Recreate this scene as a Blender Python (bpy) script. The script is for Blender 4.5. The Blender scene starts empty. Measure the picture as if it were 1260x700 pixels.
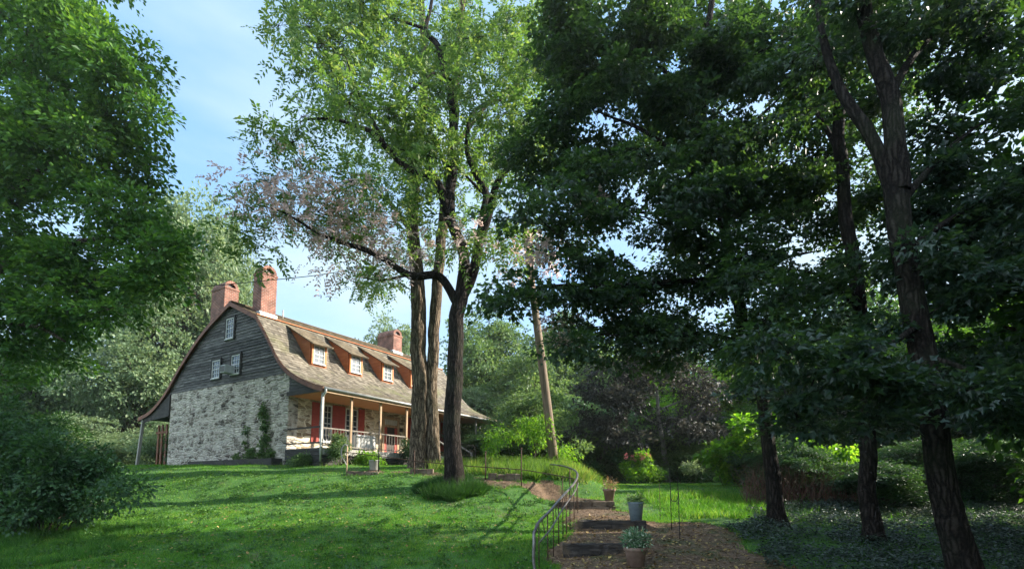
import bpy, math, random
import numpy as np
from mathutils import Vector
R = math.radians
rng = np.random.default_rng(7)
random.seed(7)
S = bpy.context.scene
col = S.collection

# ------------------------------------------------------------------ camera, sky, sun, exposure
F_PX, PITCH, EYE = 620.0, math.atan(0.1), 1.7        # focal length in pixels of a 1260 wide frame
cd = bpy.data.cameras.new('camera'); cam = bpy.data.objects.new('camera', cd); col.objects.link(cam)
cd.sensor_width = 36.0; cd.lens = 36.0 * F_PX / 1260.0
cd.shift_y = (533 - 350) / 1260.0
cd.clip_start = 0.05; cd.clip_end = 3000
cam.location = (0, 0, EYE); cam.rotation_euler = (R(90) + PITCH, 0, 0)
S.camera = cam

SUN_EL, SUN_AZ = R(27), math.atan2(0.985, 0.17)      # azimuth from +Y towards +X
w = bpy.data.worlds.new('World'); S.world = w; w.use_nodes = True
nt = w.node_tree; nt.nodes.clear()
wo = nt.nodes.new('ShaderNodeOutputWorld'); bg = nt.nodes.new('ShaderNodeBackground')
sky = nt.nodes.new('ShaderNodeTexSky'); sky.sky_type = 'NISHITA'; sky.sun_disc = False
sky.sun_elevation = SUN_EL; sky.sun_rotation = SUN_AZ
sky.air_density = 1.0; sky.dust_density = 1.0; sky.ozone_density = 1.0
tc = nt.nodes.new('ShaderNodeTexCoord'); mp = nt.nodes.new('ShaderNodeMapping'); mp.inputs['Scale'].default_value = (1.2, 1.2, 3.6)
mp.inputs['Location'].default_value = (1.9, 0.7, 1.3)
no = nt.nodes.new('ShaderNodeTexNoise'); no.inputs['Scale'].default_value = 1.3; no.inputs['Detail'].default_value = 6; no.inputs['Roughness'].default_value = 0.5
rp = nt.nodes.new('ShaderNodeValToRGB'); rp.color_ramp.elements[0].position = 0.42; rp.color_ramp.elements[1].position = 0.66; rp.color_ramp.elements[0].color = (0.0, 0.0, 0.0, 1)
mx = nt.nodes.new('ShaderNodeMixRGB');                                           # thin cloud, plus an unseen bright bank added behind the camera for fill
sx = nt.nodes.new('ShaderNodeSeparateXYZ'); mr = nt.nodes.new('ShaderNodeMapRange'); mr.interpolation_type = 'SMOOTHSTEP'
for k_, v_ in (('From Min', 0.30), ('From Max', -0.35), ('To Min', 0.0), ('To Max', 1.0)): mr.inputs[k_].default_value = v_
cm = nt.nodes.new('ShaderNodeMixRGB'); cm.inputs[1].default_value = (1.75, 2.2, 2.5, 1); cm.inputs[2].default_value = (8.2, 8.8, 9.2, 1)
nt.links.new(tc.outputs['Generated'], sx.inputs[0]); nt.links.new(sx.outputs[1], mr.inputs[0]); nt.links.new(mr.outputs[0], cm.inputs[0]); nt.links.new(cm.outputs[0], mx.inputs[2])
vl = nt.nodes.new('ShaderNodeMixRGB'); vl.inputs[0].default_value = 0.65; vl.inputs[2].default_value = (0.70, 1.42, 2.35, 1)      # thin blue veil under the clouds
ml = nt.nodes.new('ShaderNodeMath'); ml.operation = 'MULTIPLY'; ml.inputs[1].default_value = 0.85
nt.links.new(tc.outputs['Generated'], mp.inputs['Vector']); nt.links.new(mp.outputs[0], no.inputs['Vector'])
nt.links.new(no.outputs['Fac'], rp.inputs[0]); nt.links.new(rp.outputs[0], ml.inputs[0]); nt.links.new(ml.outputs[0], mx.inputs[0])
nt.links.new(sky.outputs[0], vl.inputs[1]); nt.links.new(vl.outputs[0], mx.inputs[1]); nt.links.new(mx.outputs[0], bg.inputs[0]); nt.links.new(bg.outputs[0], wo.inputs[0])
bg.inputs[1].default_value = 0.15
sd = bpy.data.lights.new('sun', 'SUN'); so = bpy.data.objects.new('sun', sd); col.objects.link(so)
sd.energy = 4.3; sd.angle = R(0.6); sd.color = (1.0, 0.92, 0.79)
sv = Vector((math.sin(SUN_AZ) * math.cos(SUN_EL), math.cos(SUN_AZ) * math.cos(SUN_EL), math.sin(SUN_EL)))
so.rotation_euler = sv.to_track_quat('Z', 'Y').to_euler(); so.location = (30, 10, 30)
S.view_settings.view_transform = 'Standard'; S.view_settings.look = 'None'
S.view_settings.exposure = 1.72; S.view_settings.gamma = 1.0
S.cycles.max_bounces = 6; S.cycles.diffuse_bounces = 3; S.cycles.glossy_bounces = 2; S.cycles.transmission_bounces = 4
S.cycles.transparent_max_bounces = 6; S.cycles.caustics_reflective = False; S.cycles.caustics_refractive = False

# ------------------------------------------------------------------ helpers
def P(px, py, Y):
    """the point that stands at distance Y in front of the camera's foot, in the direction of that pixel of the 1260 x 700 photograph"""
    cx = (px - 630) / F_PX; cy = (533 - py) / F_PX
    d = (cx, math.cos(PITCH) - cy * math.sin(PITCH), math.sin(PITCH) + cy * math.cos(PITCH))
    k = Y / d[1]
    return np.array((d[0] * k, Y, EYE + d[2] * k))

def sstep(a, b, x):
    t = np.clip((np.asarray(x, float) - a) / (b - a), 0, 1); return t * t * (3 - 2 * t)

def tag(o, label=None, cat=None, group=None, kind=None):
    if label: o['label'] = label
    if cat: o['category'] = cat
    if group: o['group'] = group
    if kind: o['kind'] = kind
    return o

def empty(name, loc=(0, 0, 0), rz=0.0):
    o = bpy.data.objects.new(name, None); col.objects.link(o); o.location = tuple(map(float, loc)); o.rotation_euler = (0, 0, rz)
    o.empty_display_size = 0.2
    return o

def link(name, me, parent=None, loc=None):
    o = bpy.data.objects.new(name, me); col.objects.link(o)
    if parent is not None: o.parent = parent
    if loc is not None: o.location = tuple(map(float, loc))
    return o

def np_mesh(name, V, faces, mats, midx=None, smooth=False):
    """faces: list of (n, k) int arrays"""
    me = bpy.data.meshes.new(name)
    V = np.asarray(V, np.float32); me.vertices.add(len(V)); me.vertices.foreach_set('co', V.ravel())
    idx = np.concatenate([f.ravel() for f in faces]).astype(np.int32)
    cnt = np.concatenate([np.full(len(f), f.shape[1], np.int32) for f in faces])
    me.loops.add(len(idx)); me.loops.foreach_set('vertex_index', idx)
    me.polygons.add(len(cnt)); st = np.zeros(len(cnt), np.int32); st[1:] = np.cumsum(cnt)[:-1]
    me.polygons.foreach_set('loop_start', st); me.polygons.foreach_set('loop_total', cnt)
    for m in mats: me.materials.append(m)
    if midx is not None: me.polygons.foreach_set('material_index', np.asarray(midx, np.int32))
    me.polygons.foreach_set('use_smooth', np.full(len(cnt), smooth, bool) if not isinstance(smooth, np.ndarray) else smooth)
    me.update(calc_edges=True); me.validate()
    return me

class MB:
    """collects simple shapes and links them as ONE mesh object"""
    def __init__(s): s.v = []; s.f = []; s.m = []; s.sm = []
    def add(s, V, Fs, m=0, smooth=False):
        b = len(s.v); s.v.extend([tuple(map(float, p)) for p in V])
        for f in Fs: s.f.append(tuple(b + i for i in f)); s.m.append(m); s.sm.append(smooth)
    def boxv(s, c, ax, ay, az, m=0):
        c, ax, ay, az = (np.array(q, float) for q in (c, ax, ay, az))
        V = [c + i * ax + j * ay + k * az for k in (-1, 1) for j in (-1, 1) for i in (-1, 1)]
        s.add(V, [(0, 2, 3, 1), (4, 5, 7, 6), (0, 1, 5, 4), (2, 6, 7, 3), (0, 4, 6, 2), (1, 3, 7, 5)], m)
    def box(s, x0, x1, y0, y1, z0, z1, m=0):
        s.boxv(((x0 + x1) / 2, (y0 + y1) / 2, (z0 + z1) / 2), ((x1 - x0) / 2, 0, 0), (0, (y1 - y0) / 2, 0), (0, 0, (z1 - z0) / 2), m)
    def prism(s, poly, ext, m=0):
        n = len(poly); e = np.array(ext, float); A = [np.array(p, float) for p in poly]
        s.add(A + [p + e for p in A], [tuple(range(n))[::-1], tuple(range(n, 2 * n))] + [(i, (i + 1) % n, n + (i + 1) % n, n + i) for i in range(n)], m)
    def beam(s, a, b, wd, hd, m=0, up=(0, 0, 1)):
        a, b = np.array(a, float), np.array(b, float); d = b - a; l = np.linalg.norm(d); d /= l
        u = np.array(up, float); sx = np.cross(d, u); sx /= np.linalg.norm(sx); u = np.cross(sx, d)
        s.boxv((a + b) / 2, d * l / 2, sx * wd / 2, u * hd / 2, m)
    def tube(s, pts, rad, n=8, m=0, cap=True, rough=0.0, seed=0):
        V, Fq = tube_np(pts, rad, n, rough, seed)
        k = len(V) // n
        s.add(V, [tuple(q) for q in Fq], m, True)
        if cap:
            b = len(s.v) - len(V)
            s.f.append(tuple(b + i for i in range(n))[::-1]); s.m.append(m); s.sm.append(False)
            s.f.append(tuple(b + (k - 1) * n + i for i in range(n))); s.m.append(m); s.sm.append(False)
    def lathe(s, c, prof, n=20, m=0):
        V = []; c = np.array(c, float)
        for (r, z) in prof:
            for i in range(n):
                a = 2 * math.pi * i / n; V.append(c + (r * math.cos(a), r * math.sin(a), z))
        Fs = [(j * n + i, j * n + (i + 1) % n, (j + 1) * n + (i + 1) % n, (j + 1) * n + i) for j in range(len(prof) - 1) for i in range(n)]
        s.add(V, Fs, m, True)
    def build(s, name, mats, parent=None, loc=None):
        me = bpy.data.meshes.new(name); me.from_pydata(s.v, [], s.f)
        for q in (mats if isinstance(mats, (list, tuple)) else [mats]): me.materials.append(q)
        me.polygons.foreach_set('material_index', s.m); me.polygons.foreach_set('use_smooth', s.sm); me.update()
        return link(name, me, parent, loc)

def smooth_path(pts, sub=5):
    p = [np.array(q, float) for q in pts]
    if len(p) < 3: return p
    p = [2 * p[0] - p[1]] + p + [2 * p[-1] - p[-2]]; out = []
    for i in range(1, len(p) - 2):
        for k in range(sub):
            t = k / sub
            out.append(0.5 * (2 * p[i] + (p[i + 1] - p[i - 1]) * t + (2 * p[i - 1] - 5 * p[i] + 4 * p[i + 1] - p[i + 2]) * t * t + (3 * p[i] - p[i - 1] - 3 * p[i + 1] + p[i + 2]) * t ** 3))
    out.append(p[-2]); return out

def smooth_rad(r, n_in, sub=5):
    return np.interp(np.linspace(0, n_in - 1, (n_in - 1) * sub + 1), np.linspace(0, n_in - 1, len(r)), r)

def tube_np(pts, rad, n=8, rough=0.0, seed=0):
    p = np.array(pts, float); k = len(p); rad = np.interp(np.linspace(0, 1, k), np.linspace(0, 1, len(np.atleast_1d(rad))), np.atleast_1d(rad))
    t = np.gradient(p, axis=0); t /= np.linalg.norm(t, axis=1)[:, None] + 1e-9
    u = np.cross(t[0], (0, 1, 0.01) if abs(t[0][1]) < 0.9 else (1, 0, 0)); u /= np.linalg.norm(u)
    rg = np.random.default_rng(seed); lob = 1 + rough * rg.normal(size=n)
    V = []; ang = np.arange(n) * 2 * math.pi / n
    for i in range(k):
        u = u - t[i] * (u @ t[i]); u /= np.linalg.norm(u); v = np.cross(t[i], u)
        rr = rad[i] * lob * (1 + 0.5 * rough * rg.normal(size=n))
        V.append(p[i] + rr[:, None] * (np.cos(ang)[:, None] * u + np.sin(ang)[:, None] * v))
    V = np.concatenate(V)
    i, j = np.meshgrid(np.arange(k - 1), np.arange(n), indexing='ij'); i = i.ravel(); j = j.ravel(); j2 = (j + 1) % n
    return V, np.stack([i * n + j, i * n + j2, (i + 1) * n + j2, (i + 1) * n + j], 1)

# ------------------------------------------------------------------ materials
def new_mat(name):
    m = bpy.data.materials.new(name); m.use_nodes = True; t = m.node_tree; t.nodes.clear()
    out = t.nodes.new('ShaderNodeOutputMaterial'); b = t.nodes.new('ShaderNodeBsdfPrincipled'); t.links.new(b.outputs[0], out.inputs[0])
    def N(kind, **kw):
        nd = t.nodes.new(kind)
        for k, v in kw.items():
            if k.startswith('i_'):
                key = k[2:].replace('_', ' '); nd.inputs[int(key) if key.isdigit() else key].default_value = v
            else: setattr(nd, k, v)
        return nd
    def Lk(a, b2): t.links.new(a, b2)
    return m, t, b, N, Lk, out

def ramp(N, stops):
    r = N('ShaderNodeValToRGB'); e = r.color_ramp.elements
    while len(e) < len(stops): e.new(0.5)
    for q, (p, c) in zip(e, stops): q.position = p; q.color = (*c, 1)
    return r

def noise_mat(name, stops, scale=(4, 4, 4), nscale=1.0, rough=0.8, bump=0.3, detail=6, dist=0.02, metal=0.0, island=0.0, spec=0.3, second=None):
    m, t, b, N, Lk, out = new_mat(name)
    tc = N('ShaderNodeTexCoord'); mp = N('ShaderNodeMapping'); mp.inputs['Scale'].default_value = scale; Lk(tc.outputs['Object'], mp.inputs[0])
    no = N('ShaderNodeTexNoise', i_Scale=nscale, i_Detail=detail, i_Roughness=0.65); Lk(mp.outputs[0], no.inputs['Vector'])
    r = ramp(N, stops); src = no.outputs['Fac']
    if island:
        ge = N('ShaderNodeNewGeometry'); mr = N('ShaderNodeMath', operation='MULTIPLY_ADD', i_1=island, i_2=-island / 2); Lk(ge.outputs['Random Per Island'], mr.inputs[0])
        ad = N('ShaderNodeMath', operation='ADD'); Lk(src, ad.inputs[0]); Lk(mr.outputs[0], ad.inputs[1]); src = ad.outputs[0]
    Lk(src, r.inputs[0]); colo = r.outputs[0]
    if second:
        (c2, s2, lo, hi) = second
        n2 = N('ShaderNodeTexNoise', i_Scale=s2, i_Detail=5.0); Lk(tc.outputs['Object'], n2.inputs['Vector'])
        r2 = ramp(N, [(lo, (0, 0, 0)), (hi, (1, 1, 1))]); Lk(n2.outputs['Fac'], r2.inputs[0])
        mxx = N('ShaderNodeMixRGB'); mxx.inputs[2].default_value = (*c2, 1); Lk(r2.outputs[0], mxx.inputs[0]); Lk(colo, mxx.inputs[1]); colo = mxx.outputs[0]
    Lk(colo, b.inputs['Base Color'])
    b.inputs['Roughness'].default_value = rough; b.inputs['Metallic'].default_value = metal; b.inputs['Specular IOR Level'].default_value = spec
    if bump:
        bp = N('ShaderNodeBump', i_Strength=bump, i_Distance=dist); Lk(no.outputs['Fac'], bp.inputs['Height']); Lk(bp.outputs[0], b.inputs['Normal'])
    return m

def leaf_mat(name, c0, c1, c2=None, trans=0.35, tcol=None, rough=0.5, spec=0.35):
    m, t, b, N, Lk, out = new_mat(name)
    ge = N('ShaderNodeNewGeometry'); stops = [(0, c0), (1, c1)] if c2 is None else [(0, c0), (0.72, c1), (1.0, c2)]
    r = ramp(N, stops)
    tc = N('ShaderNodeTexCoord'); no = N('ShaderNodeTexNoise', i_Scale=0.55, i_Detail=2.0); Lk(tc.outputs['Object'], no.inputs['Vector'])
    a = N('ShaderNodeMath', operation='MULTIPLY_ADD', i_1=0.9, i_2=-0.45); Lk(no.outputs['Fac'], a.inputs[0])
    a2 = N('ShaderNodeMath', operation='ADD'); Lk(a.outputs[0], a2.inputs[0]); Lk(ge.outputs['Random Per Island'], a2.inputs[1]); Lk(a2.outputs[0], r.inputs[0])
    Lk(r.outputs[0], b.inputs['Base Color']); b.inputs['Roughness'].default_value = rough; b.inputs['Specular IOR Level'].default_value = spec
    tr = N('ShaderNodeBsdfTranslucent'); mc = N('ShaderNodeMixRGB', blend_type='MULTIPLY'); mc.inputs[0].default_value = 1.0
    mc.inputs[2].default_value = (*(tcol or (2.6, 2.3, 0.9)), 1); Lk(r.outputs[0], mc.inputs[1]); Lk(mc.outputs[0], tr.inputs['Color'])
    mix = N('ShaderNodeMixShader'); mix.inputs[0].default_value = trans
    Lk(b.outputs[0], mix.inputs[1]); Lk(tr.outputs[0], mix.inputs[2]); Lk(mix.outputs[0], out.inputs[0])
    return m

def bark_mat(name, groove, mid, ridge, scale=(9, 9, 2.0), moss=0.25):
    m, t, b, N, Lk, out = new_mat(name)
    tc = N('ShaderNodeTexCoord'); nz = N('ShaderNodeTexNoise', i_Scale=2.5, i_Detail=5.0); Lk(tc.outputs['Object'], nz.inputs['Vector'])
    vm = N('ShaderNodeVectorMath', operation='MULTIPLY_ADD'); vm.inputs[1].default_value = (0.16, 0.16, 0.45); Lk(nz.outputs['Color'], vm.inputs[0]); Lk(tc.outputs['Object'], vm.inputs[2])
    mp = N('ShaderNodeMapping'); mp.inputs['Scale'].default_value = scale; Lk(vm.outputs[0], mp.inputs[0])
    ve = N('ShaderNodeTexVoronoi', feature='DISTANCE_TO_EDGE', i_Scale=1.0); Lk(mp.outputs[0], ve.inputs['Vector'])
    fi = N('ShaderNodeTexNoise', i_Scale=22.0, i_Detail=6.0, i_Roughness=0.7); Lk(tc.outputs['Object'], fi.inputs['Vector'])
    ad = N('ShaderNodeMath', operation='MULTIPLY_ADD', i_1=0.65, i_2=-0.30); Lk(fi.outputs['Fac'], ad.inputs[0])
    sm = N('ShaderNodeMath', operation='ADD'); Lk(ve.outputs['Distance'], sm.inputs[0]); Lk(ad.outputs[0], sm.inputs[1])
    r = ramp(N, [(0.02, groove), (0.16, mid), (0.42, ridge)]); Lk(sm.outputs[0], r.inputs[0])
    n2 = N('ShaderNodeTexNoise', i_Scale=0.9, i_Detail=5.0); Lk(tc.outputs['Object'], n2.inputs['Vector'])
    r2 = ramp(N, [(0.5, (0, 0, 0)), (0.75, (moss, moss, moss))]); Lk(n2.outputs['Fac'], r2.inputs[0])
    mxx = N('ShaderNodeMixRGB'); mxx.inputs[2].default_value = (0.07, 0.09, 0.045, 1); Lk(r2.outputs[0], mxx.inputs[0]); Lk(r.outputs[0], mxx.inputs[1]); Lk(mxx.outputs[0], b.inputs['Base Color'])
    b.inputs['Roughness'].default_value = 0.95; b.inputs['Specular IOR Level'].default_value = 0.15
    bp = N('ShaderNodeBump', i_Strength=1.0, i_Distance=0.06); Lk(sm.outputs[0], bp.inputs['Height']); Lk(bp.outputs[0], b.inputs['Normal'])
    return m

def stone_mat(name, mortar, stones, cell=(2.6, 2.6, 5.2), gap=0.10, wash=None):
    m, t, b, N, Lk, out = new_mat(name)
    tc = N('ShaderNodeTexCoord'); nz = N('ShaderNodeTexNoise', i_Scale=3.0, i_Detail=4.0); Lk(tc.outputs['Object'], nz.inputs['Vector'])
    vm = N('ShaderNodeVectorMath', operation='MULTIPLY_ADD'); vm.inputs[1].default_value = (0.24, 0.24, 0.16); Lk(nz.outputs['Color'], vm.inputs[0]); Lk(tc.outputs['Object'], vm.inputs[2])
    mp = N('ShaderNodeMapping'); mp.inputs['Scale'].default_value = cell; Lk(vm.outputs[0], mp.inputs[0])
    vo = N('ShaderNodeTexVoronoi', i_Scale=1.0, i_Randomness=0.9); Lk(mp.outputs[0], vo.inputs['Vector'])
    ve = N('ShaderNodeTexVoronoi', feature='DISTANCE_TO_EDGE', i_Scale=1.0, i_Randomness=0.9); Lk(mp.outputs[0], ve.inputs['Vector'])
    sp = N('ShaderNodeSeparateColor'); Lk(vo.outputs['Color'], sp.inputs[0])
    rs = ramp(N, stones); Lk(sp.outputs[0], rs.inputs[0])
    fi = N('ShaderNodeTexNoise', i_Scale=14.0, i_Detail=6.0, i_Roughness=0.7); Lk(tc.outputs['Object'], fi.inputs['Vector'])
    rf = ramp(N, [(0.3, (0.55, 0.55, 0.55)), (0.7, (1.3, 1.3, 1.3))]); Lk(fi.outputs['Fac'], rf.inputs[0])
    mu = N('ShaderNodeMixRGB', blend_type='MULTIPLY'); mu.inputs[0].default_value = 1.0; Lk(rs.outputs[0], mu.inputs[1]); Lk(rf.outputs[0], mu.inputs[2])
    cur = mu.outputs[0]
    if wash:
        (wc, lo, hi) = wash
        wn = N('ShaderNodeTexNoise', i_Scale=1.7, i_Detail=9.0, i_Roughness=0.72); Lk(tc.outputs['Object'], wn.inputs['Vector'])
        wr = ramp(N, [(lo, (0, 0, 0)), (hi, (1, 1, 1))]); Lk(wn.outputs['Fac'], wr.inputs[0])
        wm = N('ShaderNodeMixRGB'); wm.inputs[2].default_value = (*wc, 1); Lk(wr.outputs[0], wm.inputs[0]); Lk(cur, wm.inputs[1]); cur = wm.outputs[0]
    # mortar width varies from joint to joint
    wv = N('ShaderNodeTexNoise', i_Scale=2.3, i_Detail=3.0); Lk(tc.outputs['Object'], wv.inputs['Vector'])
    sc = N('ShaderNodeMath', operation='MULTIPLY_ADD', i_1=gap * 2.2, i_2=-gap * 0.5); Lk(wv.outputs['Fac'], sc.inputs[0])
    dv = N('ShaderNodeMath', operation='DIVIDE'); Lk(ve.outputs['Distance'], dv.inputs[0]); Lk(sc.outputs[0], dv.inputs[1])
    rm = ramp(N, [(0.55, (1, 1, 1)), (1.0, (0, 0, 0))]); Lk(dv.outputs[0], rm.inputs[0])
    mm = N('ShaderNodeMixRGB'); mm.inputs[2].default_value = (*mortar, 1); Lk(rm.outputs[0], mm.inputs[0]); Lk(cur, mm.inputs[1])
    Lk(mm.outputs[0], b.inputs['Base Color']); b.inputs['Roughness'].default_value = 0.92; b.inputs['Specular IOR Level'].default_value = 0.2
    hs = N('ShaderNodeMath', operation='MULTIPLY_ADD', i_1=0.35, i_2=0.0); Lk(fi.outputs['Fac'], hs.inputs[0])
    mn = N('ShaderNodeMath', operation='MINIMUM', i_1=0.28); Lk(ve.outputs['Distance'], mn.inputs[0])
    ad = N('ShaderNodeMath', operation='MULTIPLY_ADD', i_1=4.0); Lk(mn.outputs[0], ad.inputs[0]); Lk(hs.outputs[0], ad.inputs[2])
    ad3 = N('ShaderNodeMath', operation='ADD'); Lk(ad.outputs[0], ad3.inputs[0]); Lk(sp.outputs[1], ad3.inputs[1])
    bp = N('ShaderNodeBump', i_Strength=0.9, i_Distance=0.05); Lk(ad3.outputs[0], bp.inputs['Height']); Lk(bp.outputs[0], b.inputs['Normal'])
    return m

def brick_mat(name):
    m, t, b, N, Lk, out = new_mat(name)
    tc = N('ShaderNodeTexCoord'); sx = N('ShaderNodeSeparateXYZ'); Lk(tc.outputs['Object'], sx.inputs[0])
    ad = N('ShaderNodeMath', operation='ADD'); Lk(sx.outputs[0], ad.inputs[0]); Lk(sx.outputs[1], ad.inputs[1])
    cb = N('ShaderNodeCombineXYZ'); Lk(ad.outputs[0], cb.inputs[0]); Lk(sx.outputs[2], cb.inputs[1])
    br = N('ShaderNodeTexBrick', i_Scale=1.0); br.inputs['Brick Width'].default_value = 0.22; br.inputs['Row Height'].default_value = 0.075; br.inputs['Mortar Size'].default_value = 0.009
    br.inputs['Color1'].default_value = (0.27, 0.095, 0.062, 1); br.inputs['Color2'].default_value = (0.17, 0.058, 0.04, 1); br.inputs['Mortar'].default_value = (0.34, 0.27, 0.22, 1)
    Lk(cb.outputs[0], br.inputs['Vector'])
    no = N('ShaderNodeTexNoise', i_Scale=2.6, i_Detail=8.0); Lk(tc.outputs['Object'], no.inputs['Vector'])
    rr = ramp(N, [(0.3, (0.45, 0.45, 0.45)), (0.65, (1.15, 1.15, 1.15))]); Lk(no.outputs['Fac'], rr.inputs[0])
    mu = N('ShaderNodeMixRGB', blend_type='MULTIPLY'); mu.inputs[0].default_value = 1.0; Lk(br.outputs[0], mu.inputs[1]); Lk(rr.outputs[0], mu.inputs[2]); Lk(mu.outputs[0], b.inputs['Base Color'])
    b.inputs['Roughness'].default_value = 0.9
    bp = N('ShaderNodeBump', i_Strength=0.6, i_Distance=0.01, invert=True); Lk(br.outputs['Fac'], bp.inputs['Height']); Lk(bp.outputs[0], b.inputs['Normal'])
    return m

def glass_mat(name, c=(0.03, 0.04, 0.05)):
    m, t, b, N, Lk, out = new_mat(name); b.inputs['Base Color'].default_value = (*c, 1); b.inputs['Roughness'].default_value = 0.06
    b.inputs['Specular IOR Level'].default_value = 0.9
    return m

M = {}
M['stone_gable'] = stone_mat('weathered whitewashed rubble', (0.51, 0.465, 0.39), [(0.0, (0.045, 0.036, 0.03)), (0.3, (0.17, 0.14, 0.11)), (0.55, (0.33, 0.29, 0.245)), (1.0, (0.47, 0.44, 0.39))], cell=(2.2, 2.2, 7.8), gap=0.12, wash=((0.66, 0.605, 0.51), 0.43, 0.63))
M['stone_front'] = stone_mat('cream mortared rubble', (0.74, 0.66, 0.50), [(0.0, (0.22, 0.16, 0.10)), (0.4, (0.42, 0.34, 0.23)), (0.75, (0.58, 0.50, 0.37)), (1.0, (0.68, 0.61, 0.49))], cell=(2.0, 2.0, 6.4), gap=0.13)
M['clapboard'] = noise_mat('slate grey clapboard', [(0.28, (0.024, 0.023, 0.022)), (0.5, (0.08, 0.077, 0.073)), (0.72, (0.21, 0.203, 0.19))], scale=(1.0, 1.0, 11), nscale=1.8, detail=9, rough=0.8, bump=0.5, island=0.22)
M['barge'] = noise_mat('brown red verge board', [(0.3, (0.10, 0.035, 0.02)), (0.7, (0.24, 0.095, 0.045))], scale=(3, 3, 3), rough=0.6)
M['orange'] = noise_mat('orange stained wood', [(0.25, (0.40, 0.11, 0.035)), (0.55, (0.56, 0.185, 0.06)), (0.8, (0.62, 0.25, 0.09))], scale=(1.5, 1.5, 9), rough=0.6, bump=0.15)
M['cheek'] = noise_mat('red brown dormer boards', [(0.25, (0.22, 0.065, 0.025)), (0.55, (0.36, 0.125, 0.045)), (0.8, (0.46, 0.19, 0.075))], scale=(1.5, 1.5, 12), rough=0.65, bump=0.2)
M['soffit'] = noise_mat('warm pine porch ceiling', [(0.25, (0.36, 0.15, 0.05)), (0.75, (0.58, 0.28, 0.11))], scale=(14, 0.8, 3), rough=0.6, bump=0.3)
M['shingle'] = noise_mat('weathered wood shingles', [(0.05, (0.065, 0.056, 0.045)), (0.35, (0.125, 0.108, 0.084)), (0.62, (0.175, 0.152, 0.118)), (0.95, (0.25, 0.22, 0.175))], scale=(1.2, 1.2, 1.2), nscale=1.2, rough=0.9, bump=0.35, island=0.7, second=((0.15, 0.15, 0.075), 0.9, 0.52, 0.75))
M['shingle_dark'] = noise_mat('older brown shingles', [(0.05, (0.06, 0.048, 0.032)), (0.4, (0.115, 0.092, 0.06)), (0.95, (0.20, 0.16, 0.11))], scale=(1.2, 1.2, 1.2), nscale=1.2, rough=0.9, bump=0.35, island=0.6)
M['brick'] = brick_mat('red chimney brick')
M['white'] = noise_mat('worn white window paint', [(0.3, (0.46, 0.46, 0.44)), (0.7, (0.62, 0.62, 0.60))], rough=0.55, bump=0.05)
M['greywood'] = noise_mat('weathered grey timber', [(0.25, (0.20, 0.185, 0.165)), (0.75, (0.42, 0.40, 0.37))], scale=(9, 9, 1.2), rough=0.85, bump=0.3)
M['railwood'] = noise_mat('worn grey brown rail timber', [(0.25, (0.13, 0.11, 0.09)), (0.75, (0.30, 0.27, 0.23))], scale=(9, 9, 1.2), rough=0.85, bump=0.3)
M['browntimber'] = noise_mat('brown porch timber', [(0.25, (0.24, 0.155, 0.09)), (0.75, (0.46, 0.33, 0.21))], scale=(9, 9, 1.2), rough=0.8, bump=0.3)
M['darktimber'] = noise_mat('old dark timber', [(0.25, (0.008, 0.007, 0.007)), (0.5, (0.035, 0.030, 0.027)), (0.75, (0.11, 0.095, 0.08))], scale=(1.2, 9, 11), nscale=1.5, detail=9, rough=0.95, bump=1.0, dist=0.04, second=((0.09, 0.065, 0.04), 3.0, 0.55, 0.7))
M['darkboard'] = noise_mat('dark weathered skirting boards', [(0.25, (0.022, 0.022, 0.022)), (0.75, (0.085, 0.078, 0.07))], scale=(2, 2, 9), rough=0.9, bump=0.4)
M['shutter'] = noise_mat('red shutter paint', [(0.3, (0.27, 0.04, 0.03)), (0.7, (0.40, 0.075, 0.05))], scale=(3, 3, 14), rough=0.55, bump=0.2)
M['door'] = noise_mat('dark door paint', [(0.3, (0.03, 0.025, 0.022)), (0.7, (0.07, 0.05, 0.04))], rough=0.5)
M['pane'] = glass_mat('dark window glass')
M['pane_sky'] = glass_mat('curtained window glass', (0.15, 0.17, 0.19))
M['gutter'] = noise_mat('grey zinc gutter', [(0.3, (0.33, 0.33, 0.32)), (0.7, (0.52, 0.52, 0.50))], rough=0.45, metal=0.4, bump=0.05)
M['steel'] = noise_mat('aged pipe rail steel', [(0.3, (0.09, 0.08, 0.078)), (0.7, (0.24, 0.225, 0.22))], scale=(9, 9, 9), rough=0.42, metal=0.75, bump=0.1)
M['rust'] = noise_mat('rusty iron', [(0.3, (0.035, 0.022, 0.018)), (0.7, (0.11, 0.065, 0.045))], scale=(9, 9, 9), rough=0.8, metal=0.2, bump=0.15)
M['iron'] = noise_mat('black iron', [(0.3, (0.012, 0.012, 0.012)), (0.7, (0.035, 0.033, 0.03))], rough=0.6, metal=0.3, bump=0.05)
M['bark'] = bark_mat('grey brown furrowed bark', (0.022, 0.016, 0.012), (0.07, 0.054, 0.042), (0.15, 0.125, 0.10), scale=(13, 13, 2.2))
M['bark_dark'] = bark_mat('dark furrowed bark', (0.007, 0.006, 0.005), (0.018, 0.014, 0.012), (0.045, 0.037, 0.032), scale=(14, 14, 2.2))  # bark tone darkened so the shaded trunks stay dark
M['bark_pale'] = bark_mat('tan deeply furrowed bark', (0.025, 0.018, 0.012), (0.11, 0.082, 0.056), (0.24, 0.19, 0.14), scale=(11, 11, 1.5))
M['bark_grey'] = noise_mat('pale grey smooth bark', [(0.28, (0.12, 0.11, 0.10)), (0.75, (0.34, 0.32, 0.30))], scale=(5, 5, 2), rough=0.9, bump=0.4)
M['pole'] = noise_mat('weathered utility pole', [(0.28, (0.12, 0.085, 0.06)), (0.7, (0.30, 0.23, 0.17))], scale=(12, 12, 0.8), rough=0.9, bump=0.5)
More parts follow.
